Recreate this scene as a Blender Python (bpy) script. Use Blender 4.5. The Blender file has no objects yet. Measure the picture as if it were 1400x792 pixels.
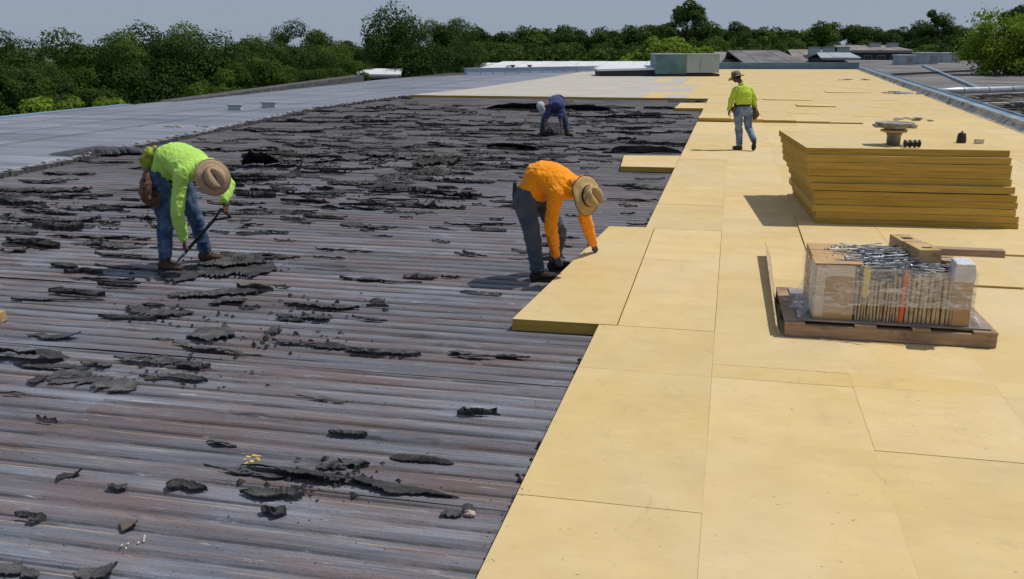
import bpy, bmesh, math, random
from mathutils import Vector, Matrix, noise
random.seed(7)
R_=math.radians
V=Vector
scene=bpy.context.scene
C=scene.collection

# ------------------------------------------------------------------ camera, sky, sun, exposure
CAMH=2.35; YAW=R_(12.8); PITCH=math.atan(336/1299)
cam_d=bpy.data.cameras.new('camera'); cam=bpy.data.objects.new('camera',cam_d); C.objects.link(cam)
cam.location=(0,0,CAMH); cam.rotation_euler=(math.pi/2-PITCH,0,YAW)
cam_d.sensor_width=36; cam_d.lens=36*1299/1400; cam_d.clip_start=.05; cam_d.clip_end=3000
scene.camera=cam
SUN_EL=R_(62); SUN_AZ=R_(66)          # azimuth from +Y towards +X
world=bpy.data.worlds.new("World"); scene.world=world; world.use_nodes=True
wn=world.node_tree.nodes; wl=world.node_tree.links
bg=wn['Background']; sky=wn.new('ShaderNodeTexSky'); sky.sky_type='NISHITA'; sky.sun_disc=False
sky.sun_elevation=SUN_EL; sky.sun_rotation=SUN_AZ; sky.air_density=1.0; sky.dust_density=.35; sky.ozone_density=3.2
sky.altitude=0
hsv=wn.new('ShaderNodeHueSaturation'); hsv.inputs['Saturation'].default_value=.62; hsv.inputs['Value'].default_value=.55
wl.new(sky.outputs[0],hsv.inputs['Color']); hz=wn.new('ShaderNodeMix'); hz.data_type='RGBA'; hz.inputs[0].default_value=.72; hz.inputs[7].default_value=(2.95,3.65,4.95,1)
wl.new(hsv.outputs[0],hz.inputs[6]); wl.new(hz.outputs[2],bg.inputs['Color'])   # even summer haze over the whole sky
bg.inputs['Strength'].default_value=.10
sd=bpy.data.lights.new('sun','SUN'); sd.energy=3.3; sd.angle=R_(.55); sd.color=(1,.955,.88)
so=bpy.data.objects.new('sun',sd); C.objects.link(so)
sdir=V((math.sin(SUN_AZ)*math.cos(SUN_EL),math.cos(SUN_AZ)*math.cos(SUN_EL),math.sin(SUN_EL)))
so.rotation_euler=sdir.to_track_quat('Z','Y').to_euler(); so.location=(20,20,40)
scene.view_settings.view_transform='Standard'; scene.view_settings.look='None'
scene.view_settings.exposure=0; scene.view_settings.gamma=1
scene.render.engine='CYCLES'

# ------------------------------------------------------------------ surveying: photo pixel -> point on a real plane
Rv=V((math.cos(YAW),math.sin(YAW),0)); Hv=V((-math.sin(YAW),math.cos(YAW),0))
Fv=Hv*math.cos(PITCH)+V((0,0,-math.sin(PITCH))); Uv=Hv*math.sin(PITCH)+V((0,0,math.cos(PITCH)))
def ray(px,py): return Rv*(px-700)+Uv*(396-py)+Fv*1299
def P(px,py,z=0.0):
    d=ray(px,py); t=(z-CAMH)/d.z; return V((d.x*t,d.y*t,z))
def PD(px,py,dist):
    d=ray(px,py); t=dist/d.dot(Hv); return V((d.x*t,d.y*t,CAMH+d.z*t))

# ------------------------------------------------------------------ materials
def sv(c):
    f=lambda u:(u/255/12.92 if u/255<=.04045 else ((u/255+.055)/1.055)**2.4)
    return (f(c[0]),f(c[1]),f(c[2]),1)
def lin(*c): return (c[0],c[1],c[2],1)
class MB:
    def __init__(s,name,rough=.8,spec=.3,metal=0):
        s.m=bpy.data.materials.new(name); s.m.use_nodes=True; s.t=s.m.node_tree; s.n=s.t.nodes; s.l=s.t.links
        s.b=s.n['Principled BSDF']; s.b.inputs['Roughness'].default_value=rough
        s.b.inputs['Specular IOR Level'].default_value=spec; s.b.inputs['Metallic'].default_value=metal
        s.tc=s.n.new('ShaderNodeTexCoord')
    def coords(s,scale=(1,1,1),src='Object',rnd=False):
        mp=s.n.new('ShaderNodeMapping'); mp.inputs['Scale'].default_value=scale
        if src=='World':
            g=s.n.new('ShaderNodeNewGeometry'); s.l.new(g.outputs['Position'],mp.inputs[0])
        else: s.l.new(s.tc.outputs[src],mp.inputs[0])
        if rnd:
            oi=s.n.new('ShaderNodeObjectInfo'); mu=s.n.new('ShaderNodeMath'); mu.operation='MULTIPLY'; mu.inputs[1].default_value=57
            s.l.new(oi.outputs['Random'],mu.inputs[0]); s.l.new(mu.outputs[0],mp.inputs['Location'])
        return mp.outputs[0]
    def noise(s,scale=5,detail=4,co=None,rough=.55,dist=0):
        n=s.n.new('ShaderNodeTexNoise'); n.inputs['Scale'].default_value=scale; n.inputs['Detail'].default_value=detail
        n.inputs['Roughness'].default_value=rough; n.inputs['Distortion'].default_value=dist
        s.l.new(co if co is not None else s.coords(),n.inputs['Vector']); return n.outputs['Fac']
    def ramp(s,fac,stops,interp='LINEAR'):
        r=s.n.new('ShaderNodeValToRGB'); r.color_ramp.interpolation=interp
        el=r.color_ramp.elements
        while len(el)<len(stops): el.new(.5)
        for e,(p,c) in zip(el,stops): e.position=p; e.color=c if len(c)==4 else (*c,1)
        s.l.new(fac,r.inputs[0]); return r.outputs[0]
    def thr(s,fac,a,b): return s.ramp(fac,[(a,(0,0,0,1)),(b,(1,1,1,1))])
    def mix(s,f,a,b,mode='MIX'):
        m=s.n.new('ShaderNodeMix'); m.data_type='RGBA'; m.blend_type=mode; m.clamp_factor=True
        for i,v in ((0,f),(6,a),(7,b)):
            if isinstance(v,(int,float)): m.inputs[i].default_value=v
            elif isinstance(v,tuple): m.inputs[i].default_value=v if len(v)==4 else (*v,1)
            else: s.l.new(v,m.inputs[i])
        return m.outputs[2]
    def math(s,op,a,b=0,c=None):
        m=s.n.new('ShaderNodeMath'); m.operation=op
        for i,v in enumerate((a,b) if c is None else (a,b,c)):
            if isinstance(v,(int,float)): m.inputs[i].default_value=v
            else: s.l.new(v,m.inputs[i])
        return m.outputs[0]
    def rnd(s):
        return s.n.new('ShaderNodeObjectInfo').outputs['Random']
    def color(s,c):
        if isinstance(c,tuple): s.b.inputs['Base Color'].default_value=c
        else: s.l.new(c,s.b.inputs['Base Color'])
        return s
    def roughness(s,c): s.l.new(c,s.b.inputs['Roughness']); return s
    def bump(s,h,strength=.3,dist=.01):
        b=s.n.new('ShaderNodeBump'); b.inputs['Strength'].default_value=strength; b.inputs['Distance'].default_value=dist
        s.l.new(h,b.inputs['Height']); s.l.new(b.outputs[0],s.b.inputs['Normal']); return s
def simple(name,c,rough=.8,var=.25,scale=8,spec=.3,metal=0,bump=.2,bd=.004,sc=(1,1,1),rv=0.0):
    m=MB(name,rough,spec,metal)
    n=m.noise(scale,5,m.coords(sc,rnd=True))
    a=tuple(min(1,x*(1-var)) for x in c[:3])+(1,); b=tuple(min(1,x*(1+var)) for x in c[:3])+(1,)
    col=m.ramp(n,[(.3,a),(.7,b)])
    if rv:
        k=m.math('MULTIPLY_ADD',m.rnd(),rv,1-rv/2)
        cm=m.n.new('ShaderNodeCombineColor')
        for i in range(3): m.l.new(k,cm.inputs[i])
        col=m.mix(1.0,col,cm.outputs[0],'MULTIPLY')
    m.color(col)
    if bump: m.bump(m.noise(scale*4,5,m.coords(sc)),bump,bd)
    return m.m

PITCHR=.19
def mat_deck():
    m=MB('weathered_steel_deck',.42,.5)
    co=m.coords((.35,7,1),'World'); a=m.noise(1.0,6,co,.65)
    co2=m.coords((.8,3.2,1),'World',rnd=True); b=m.noise(1.3,5,co2,.6)
    base=m.ramp(a,[(.28,lin(.085,.090,.105)),(.45,lin(.135,.142,.166)),(.58,lin(.19,.20,.232)),(.75,lin(.28,.295,.335))])
    gy=m.n.new('ShaderNodeNewGeometry'); sy=m.n.new('ShaderNodeSeparateXYZ'); m.l.new(gy.outputs['Position'],sy.inputs[0])
    fl=m.math('FLOOR',m.math('ADD',m.math('DIVIDE',sy.outputs['Y'],PITCHR/2),.5)); cb=m.n.new('ShaderNodeCombineXYZ')
    m.l.new(m.math('MULTIPLY',sy.outputs['X'],.32),cb.inputs[0]); m.l.new(m.math('MULTIPLY',fl,3.71),cb.inputs[1])
    rb=m.noise(1.0,4,cb.outputs[0],.7)
    base=m.mix(1.0,base,m.ramp(rb,[(.32,lin(.62,.62,.66)),(.5,lin(.98,.98,.98)),(.68,lin(1.32,1.34,1.40))]),'MULTIPLY')
    purple=m.mix(m.thr(b,.46,.66),base,lin(.150,.122,.125))
    c3=m.noise(1.0,6,m.coords((.6,12,1),'World'),.7)
    base=m.mix(m.math('MULTIPLY',m.thr(c3,.56,.66),.75),purple,lin(.13,.066,.045))
    pt=m.noise(1.0,6,m.coords((.45,2.0,1),'World'),.65); base=m.mix(m.math('MULTIPLY',m.thr(pt,.48,.61),.58),base,lin(.135,.086,.076))
    # rust-pale worn arrises of the ribs
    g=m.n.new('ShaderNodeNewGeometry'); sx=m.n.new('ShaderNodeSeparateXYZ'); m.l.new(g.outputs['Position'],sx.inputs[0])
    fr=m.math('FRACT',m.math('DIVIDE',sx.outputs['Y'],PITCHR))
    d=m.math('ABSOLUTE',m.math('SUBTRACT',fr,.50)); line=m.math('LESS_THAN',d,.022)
    ln=m.noise(1.0,5,m.coords((1.1,4,1),'World'),.6)
    lm=m.math('MULTIPLY',line,m.thr(ln,.45,.55))
    base=m.mix(m.math('MULTIPLY',lm,.75),base,lin(.44,.30,.18))
    f1=m.noise(1.0,7,m.coords((1.6,75,1),'World'),.75); base=m.mix(1.0,base,m.ramp(f1,[(.30,lin(.50,.50,.52)),(.47,lin(.95,.95,.95)),(.55,lin(1.03,1.03,1.03)),(.72,lin(1.55,1.55,1.6))]),'MULTIPLY')
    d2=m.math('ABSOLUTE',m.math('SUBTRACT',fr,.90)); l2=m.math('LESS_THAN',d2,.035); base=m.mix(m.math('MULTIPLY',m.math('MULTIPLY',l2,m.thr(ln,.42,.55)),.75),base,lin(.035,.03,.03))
    # white scuffs
    w=m.noise(1.0,6,m.coords((3,18,1),'World'),.7); wm=m.thr(w,.61,.68)
    base=m.mix(m.math('MULTIPLY',wm,.6),base,lin(.42,.42,.44))
    # asphalt residue: black patches, denser in the part not yet scraped
    r1=m.noise(1.0,7,m.coords((.55,2.6,1),'World'),.68)
    far=m.n.new('ShaderNodeMapRange'); far.inputs[1].default_value=8; far.inputs[2].default_value=24
    far.inputs[3].default_value=-.045; far.inputs[4].default_value=.095
    m.l.new(sx.outputs['Y'],far.inputs[0])
    rs=m.math('ADD',r1,far.outputs[0])
    rm=m.thr(rs,.575,.62)
    tar=m.ramp(m.noise(30,4,m.coords((1,2,1),'World')),[(.3,lin(.028,.026,.026)),(.7,lin(.085,.078,.075))])
    base=m.mix(m.math('MULTIPLY',rm,.86),base,tar)
    gr=m.n.new('ShaderNodeMapRange'); gr.inputs[1].default_value=9; gr.inputs[2].default_value=20
    gr.inputs[3].default_value=0; gr.inputs[4].default_value=.45; m.l.new(sx.outputs['Y'],gr.inputs[0])
    base=m.mix(gr.outputs[0],base,lin(.078,.070,.070))
    sp=m.noise(60,3,m.coords((1,1,1),'World'),.6)
    base=m.mix(m.math('MULTIPLY',m.thr(sp,.58,.66),.45),base,lin(.03,.028,.03))
    k=m.math('MULTIPLY_ADD',m.rnd(),.28,.86)
    cm=m.n.new('ShaderNodeCombineColor')
    for i in range(3): m.l.new(k,cm.inputs[i])
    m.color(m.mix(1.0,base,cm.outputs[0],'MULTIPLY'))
    m.roughness(m.ramp(m.math('ADD',a,m.math('MULTIPLY',rm,.3)),[(.2,(.36,)*3),(.9,(.9,)*3)]))
    m.bump(m.math('ADD',m.noise(22,6,m.coords((1,2,1),'World'),.7),m.math('MULTIPLY',rm,1.2)),.55,.008)
    return m.m
def mat_board(name,light,dark,rv=.10):
    m=MB(name,.82,.2)
    n=m.noise(2.2,6,m.coords((1,1,1),rnd=True),.6); f=m.noise(1,5,m.coords((14,60,20),rnd=True),.7)
    c=m.ramp(n,[(.3,dark),(.68,light)])
    c=m.mix(m.math('MULTIPLY',m.thr(f,.5,.72),.22),c,tuple(x*1.12 for x in light[:3])+(1,))
    # scuffs, dusty footmarks and specks
    s=m.noise(5,6,m.coords((1,2.2,1),'World'),.72)
    c=m.mix(m.math('MULTIPLY',m.thr(s,.50,.70),.42),c,lin(light[0]*.76,light[1]*.74,light[2]*.80))
    d2=m.noise(.55,4,m.coords((1,.7,1),'World'),.6)
    c=m.mix(m.math('MULTIPLY',m.thr(d2,.42,.66),.32),c,lin(.60,.53,.42))
    fm=m.noise(1,6,m.coords((4.5,2.2,1),'World'),.75,.8); c=m.mix(m.math('MULTIPLY',m.thr(fm,.60,.66),.28),c,lin(.40,.31,.19))
    sc=m.noise(1,5,m.coords((2,26,1),'World',rnd=True),.7,.5); c=m.mix(m.math('MULTIPLY',m.thr(sc,.63,.69),.3),c,lin(.72,.58,.36))
    p=m.noise(34,2,m.coords((1,1,1),'World'),.5)
    c=m.mix(m.math('MULTIPLY',m.thr(p,.735,.76),.7),c,lin(.16,.11,.06))
    k=m.math('MULTIPLY_ADD',m.rnd(),rv,1-rv/2); h=m.math('MULTIPLY_ADD',m.rnd(),rv*1.5,1-rv)
    cm=m.n.new('ShaderNodeCombineColor'); m.l.new(k,cm.inputs[0]); m.l.new(k,cm.inputs[1]); m.l.new(h,cm.inputs[2])
    m.color(m.mix(1.0,c,cm.outputs[0],'MULTIPLY'))
    m.bump(m.noise(40,5,m.coords((1,1.6,1),rnd=True),.65),.25,.004)
    return m.m
def mat_foam():
    m=MB('ochre_foam_edge',.9,.15)
    n=m.noise(1,5,m.coords((2,2,46),rnd=True),.6)
    c=m.ramp(n,[(.3,lin(.38,.235,.035)),(.7,lin(.56,.37,.085))])
    sz=m.n.new('ShaderNodeSeparateXYZ'); m.l.new(m.tc.outputs['Generated'],sz.inputs[0]); e=m.math('ABSOLUTE',m.math('SUBTRACT',sz.outputs['Z'],.5))
    c=m.mix(m.math('MULTIPLY',m.thr(e,.43,.46),.55),c,lin(.56,.44,.24))
    dn=m.noise(1,5,m.coords((5,5,60),rnd=True),.7); c=m.mix(m.math('MULTIPLY',m.thr(dn,.6,.7),.5),c,lin(.26,.16,.04))
    k=m.math('MULTIPLY_ADD',m.rnd(),.3,.85); cm=m.n.new('ShaderNodeCombineColor')
    for i in range(3): m.l.new(k,cm.inputs[i])
    m.color(m.mix(1.0,c,cm.outputs[0],'MULTIPLY')); m.bump(m.noise(1,4,m.coords((20,20,90))),.3,.004); return m.m
def mat_felt():
    m=MB('torn_bitumen_felt',.82,.28)
    n=m.noise(7,6,m.coords((1,1,1),rnd=True),.65)
    c=m.ramp(n,[(.3,lin(.018,.018,.019)),(.55,lin(.042,.042,.043)),(.8,lin(.092,.091,.090))])
    br=m.noise(3,4,m.coords((1,1,1),rnd=True))
    c=m.mix(m.math('MULTIPLY',m.thr(br,.56,.72),.35),c,lin(.075,.054,.04))
    sp=m.noise(90,2,m.coords()); c=m.mix(m.math('MULTIPLY',m.thr(sp,.66,.74),.5),c,lin(.2,.2,.2))
    du=m.noise(5,6,m.coords(rnd=True),.75); c=m.mix(m.math('MULTIPLY',m.thr(du,.50,.66),.55),c,lin(.135,.13,.125))
    k=m.math('MULTIPLY_ADD',m.rnd(),1.1,.65); cm=m.n.new('ShaderNodeCombineColor')
    for i in range(3): m.l.new(k,cm.inputs[i])
    m.color(m.mix(1.0,c,cm.outputs[0],'MULTIPLY')); m.bump(m.noise(60,6,m.coords(),.7),.8,.008); return m.m
def mat_membrane():
    m=MB('grey_membrane',.38,.45)
    a=m.noise(1,6,m.coords((.5,5,1),'World'),.65); b=m.noise(.35,5,m.coords((1,1,1),'World'),.6)
    c=m.ramp(a,[(.3,lin(.135,.137,.165)),(.55,lin(.215,.218,.252)),(.75,lin(.31,.315,.35))])
    c=m.mix(m.math('MULTIPLY',m.thr(b,.42,.7),.4),c,lin(.12,.13,.165))
    w=m.noise(1,6,m.coords((.35,14,1),'World'),.7); c=m.mix(m.math('MULTIPLY',m.thr(w,.56,.68),.45),c,lin(.5,.51,.54))
    v=m.noise(1,5,m.coords((.10,1.1,1),'World'),.7); c=m.mix(1.0,c,m.ramp(v,[(.34,lin(.62,.62,.67)),(.5,lin(1,1,1)),(.64,lin(1.35,1.35,1.35))]),'MULTIPLY')
    m.color(c); m.bump(m.noise(3,5,m.coords((1,3,1),'World')),.3,.02); return m.m
def mat_leaf(name,cols):
    m=MB(name,.75,.12)
    n=m.noise(.55,3,m.coords(rnd=True)); f=m.noise(6,2,m.coords())
    c=m.ramp(n,[(.3,cols[0]),(.55,cols[1]),(.75,cols[2])])
    c=m.mix(m.math('MULTIPLY',m.thr(f,.45,.7),.5),c,cols[2])
    k=m.math('MULTIPLY_ADD',m.rnd(),.5,.75); cm=m.n.new('ShaderNodeCombineColor')
    m.l.new(k,cm.inputs[0]); m.l.new(k,cm.inputs[1]); m.l.new(m.math('MULTIPLY_ADD',m.rnd(),.3,.8),cm.inputs[2])
    col=m.mix(1.0,c,cm.outputs[0],'MULTIPLY'); m.color(col)
    tr=m.n.new('ShaderNodeBsdfTranslucent'); m.l.new(col,tr.inputs[0])
    mx=m.n.new('ShaderNodeMixShader'); mx.inputs[0].default_value=.35
    out=m.n['Material Output']; m.l.new(m.b.outputs[0],mx.inputs[1]); m.l.new(tr.outputs[0],mx.inputs[2]); m.l.new(mx.outputs[0],out.inputs[0])
    return m.m
def mat_cloth(name,c,var=.12,rough=.85,fade=None,fs=3):
    m=MB(name,rough,.15); n=m.noise(6,5,m.coords(),.6)
    col=m.ramp(n,[(.3,tuple(x*(1-var) for x in c[:3])+(1,)),(.7,tuple(min(1,x*(1+var)) for x in c[:3])+(1,))])
    if fade:
        f=m.noise(fs,5,m.coords(),.65); col=m.mix(m.math('MULTIPLY',m.thr(f,.45,.68),.75),col,fade)
    m.color(col); m.bump(m.noise(120,3,m.coords()),.25,.002)
    m.b.inputs['Sheen Weight'].default_value=.15
    return m.m
def mat_straw(name,a,b):
    m=MB(name,.75,.2)
    w=m.n.new('ShaderNodeTexWave'); w.inputs['Scale'].default_value=38; w.inputs['Distortion'].default_value=2; w.wave_type='RINGS'; w.rings_direction='Z'
    m.l.new(m.coords(),w.inputs[0]); n=m.noise(60,3,m.coords((1,1,1)))
    f=m.math('ADD',m.math('MULTIPLY',w.outputs['Fac'],.45),m.math('MULTIPLY',n,.6))
    m.color(m.ramp(f,[(.25,a),(.75,b)])); m.bump(f,.6,.003); return m.m
def mat_peel():
    m=MB('peeling_curb_flashing',.75,.3)
    n=m.noise(1.8,7,m.coords((1,1,1.2),'World'),.72,.6)
    c=m.ramp(n,[(.40,lin(.58,.54,.44)),(.53,lin(.46,.43,.36)),(.545,lin(.16,.21,.28)),(.57,lin(.26,.34,.42)),(.60,lin(.035,.035,.04)),(.66,lin(.05,.045,.04)),(.70,lin(.42,.36,.27))])
    m.color(c); m.bump(n,.5,.02); return m.m
def mat_film():
    m=MB('clear_stretch_film',.12,.6)
    m.color(lin(.92,.92,.92)); n=m.noise(1,5,m.coords((7,3,22)),.7,1.2)
    tb=m.n.new('ShaderNodeBsdfTransparent'); mx=m.n.new('ShaderNodeMixShader')
    m.l.new(m.ramp(n,[(.30,(.08,)*3),(.50,(.26,)*3),(.66,(.72,)*3)]),mx.inputs[0]); out=m.n['Material Output']
    m.l.new(tb.outputs[0],mx.inputs[1]); m.l.new(m.b.outputs[0],mx.inputs[2]); m.l.new(mx.outputs[0],out.inputs[0])
    m.bump(n,.8,.02); return m.m
def mat_wood(name,a,b):
    m=MB(name,.8,.2); n=m.noise(1,5,m.coords((3,30,30),rnd=True),.65); c=m.ramp(n,[(.3,a),(.7,b)])
    s=m.noise(4,5,m.coords(rnd=True),.7); c=m.mix(m.math('MULTIPLY',m.thr(s,.54,.68),.6),c,lin(.10,.06,.045))
    m.color(c); m.bump(n,.4,.004); return m.m
M={}
M['deck']=mat_deck(); M['felt']=mat_felt(); M['foam']=mat_foam()
M['board']=mat_board('buff_board_facer',lin(.67,.50,.245),lin(.585,.425,.19))
M['yboard']=mat_board('deep_yellow_board_facer',lin(.675,.49,.215),lin(.61,.435,.175))
M['white_board']=mat_board('pale_cover_board',lin(.47,.44,.40),lin(.41,.385,.35),.06)
M['membrane']=mat_membrane()
M['slab']=simple('dark_substrate',lin(.05,.047,.045),.9)
M['ground']=simple('rough_ground',lin(.09,.10,.06),.95,.4,.3)
M['leaf_d']=mat_leaf('dark_foliage',[lin(.022,.046,.012),lin(.050,.090,.018),lin(.095,.145,.028)])
M['leaf_m']=mat_leaf('mid_foliage',[lin(.036,.068,.012),lin(.075,.125,.020),lin(.13,.18,.032)])
M['leaf_l']=mat_leaf('bright_foliage',[lin(.09,.145,.018),lin(.16,.235,.03),lin(.24,.31,.045)])
M['bark']=simple('bark',lin(.075,.055,.04),.95,.35,6)
M['lime']=mat_cloth('lime_shirt',lin(.42,.68,.125),.06)
M['yellow_shirt']=mat_cloth('yellow_green_shirt',lin(.50,.66,.06),.06)
M['orange']=mat_cloth('orange_shirt',lin(.90,.30,.008),.06)
M['navy']=mat_cloth('navy_shirt',lin(.045,.055,.16),.15)
M['jeans']=mat_cloth('blue_jeans',lin(.030,.062,.135),.25,.9,lin(.17,.25,.37),7)
M['jeans_pale']=mat_cloth('faded_jeans',lin(.10,.17,.30),.25,.9,lin(.30,.36,.42),6)
M['jeans_grey']=mat_cloth('grey_blue_jeans',lin(.042,.062,.095),.25,.9,lin(.11,.12,.12),4)
M['trousers']=mat_cloth('dark_teal_trousers',lin(.03,.06,.085),.3,.9)
M['sleeve_grey']=mat_cloth('grey_undershirt',lin(.16,.14,.14),.2)
M['skin']=simple('brown_skin',lin(.115,.055,.035),.55,.12,12,.4,bump=.15,bd=.001)
M['hair']=simple('black_hair',lin(.012,.01,.009),.7,.2,40)
M['glove']=mat_cloth('grey_work_glove',lin(.13,.12,.115),.3,.85,lin(.24,.22,.20),14)
M['boot']=simple('brown_leather_boot',lin(.075,.045,.028),.7,.4,14,bump=.4)
M['sole']=simple('dark_rubber_sole',lin(.025,.022,.02),.85,.2,10)
M['leather']=simple('scuffed_tool_leather',lin(.12,.062,.036),.7,.5,16,bump=.6,bd=.006)
M['darkleather']=simple('black_belt_leather',lin(.03,.022,.018),.65,.4,12)
M['camo']=simple('olive_yellow_rag',lin(.30,.33,.05),.9,.7,18,bump=.6,bd=.01)
M['straw']=mat_straw('woven_straw',lin(.24,.15,.06),lin(.60,.43,.20))
M['tanhat']=mat_straw('tan_felt_hat',lin(.30,.20,.12),lin(.50,.36,.23))
M['greyhat']=mat_straw('grey_straw',lin(.18,.15,.12),lin(.36,.32,.26))
M['hatband']=simple('dark_hat_band',lin(.03,.02,.015),.8)
M['cap']=mat_cloth('light_grey_head_cloth',lin(.48,.52,.58),.12)
M['black']=simple('black_plastic',lin(.02,.02,.022),.45,.3,20)
M['steel']=simple('bare_steel',lin(.42,.42,.44),.4,.25,20,.5,.7)
M['screw']=simple('zinc_grey_screw',lin(.26,.27,.29),.38,.3,30,.5,.75)
M['card']=simple('brown_cardboard',lin(.46,.29,.145),.85,.12,5,rv=.15)
M['cardw']=simple('pale_carton_label',lin(.66,.55,.45),.75,.08,5)
M['pallet']=mat_wood('pallet_timber',lin(.24,.155,.10),lin(.46,.32,.21))
M['timber']=mat_wood('cut_timber',lin(.44,.28,.13),lin(.62,.43,.22))
M['stick']=mat_wood('pale_wood_strip',lin(.40,.29,.17),lin(.62,.49,.31))
M['film']=mat_film()
M['whitepl']=simple('white_wrap',lin(.60,.60,.63),.5,.08,8)
M['red']=simple('orange_red_strap',lin(.75,.12,.03),.5,.15,10)
M['yellow']=simple('yellow_strap',lin(.72,.55,.08),.5,.15,10)
M['teal']=simple('teal_metal_panel',lin(.10,.20,.225),.5,.3,1.2,.5,.2)
M['palemetal']=simple('pale_grey_metal',lin(.34,.40,.43),.5,.12,1.5,.5,.2)
M['bluewall']=simple('pale_blue_metal_wall',lin(.155,.26,.36),.6,.18,.8,.4,sc=(1,1,.2))
M['greybluewall']=simple('grey_blue_wall',lin(.42,.52,.64),.7,.12,.5)
M['whiteroof']=simple('white_coated_roof',lin(.66,.67,.68),.55,.10,.5)
M['coping']=simple('blue_grey_coping',lin(.22,.31,.39),.45,.35,1.6,.5,.35)
M['peel']=mat_peel()
M['lowroof']=simple('weathered_grey_roof',lin(.155,.148,.148),.85,.45,.22,sc=(1,2.5,1))
M['brownroof']=simple('brown_grey_sheet_roof',lin(.22,.20,.185),.75,.35,.5)
M['darkwall']=simple('dark_grey_wall',lin(.05,.055,.06),.85,.3,.6)  # even dark grey, the walls' own colour
M['brownwall']=simple('brown_block_wall',lin(.12,.085,.065),.9,.3,.6)
M['duct']=simple('galvanised_duct',lin(.46,.48,.52),.38,.25,1.2,.6,.65)
M['zinc']=simple('weathered_zinc',lin(.30,.28,.25),.6,.4,9,.4,.4)
M['foamw']=simple('cream_foam',lin(.62,.57,.42),.85,.1)
M['glass']=simple('dark_window_glass',lin(.02,.03,.04),.12,.1,2,.6,bump=0)
M['tan']=simple('tan_scrap',lin(.42,.27,.14),.85,.2)
M['yscrap']=simple('dry_yellow_leaf',lin(.62,.44,.12),.8,.2,20)
M['stone']=simple('pink_grey_stone',lin(.42,.33,.28),.85,.3,30)

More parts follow.
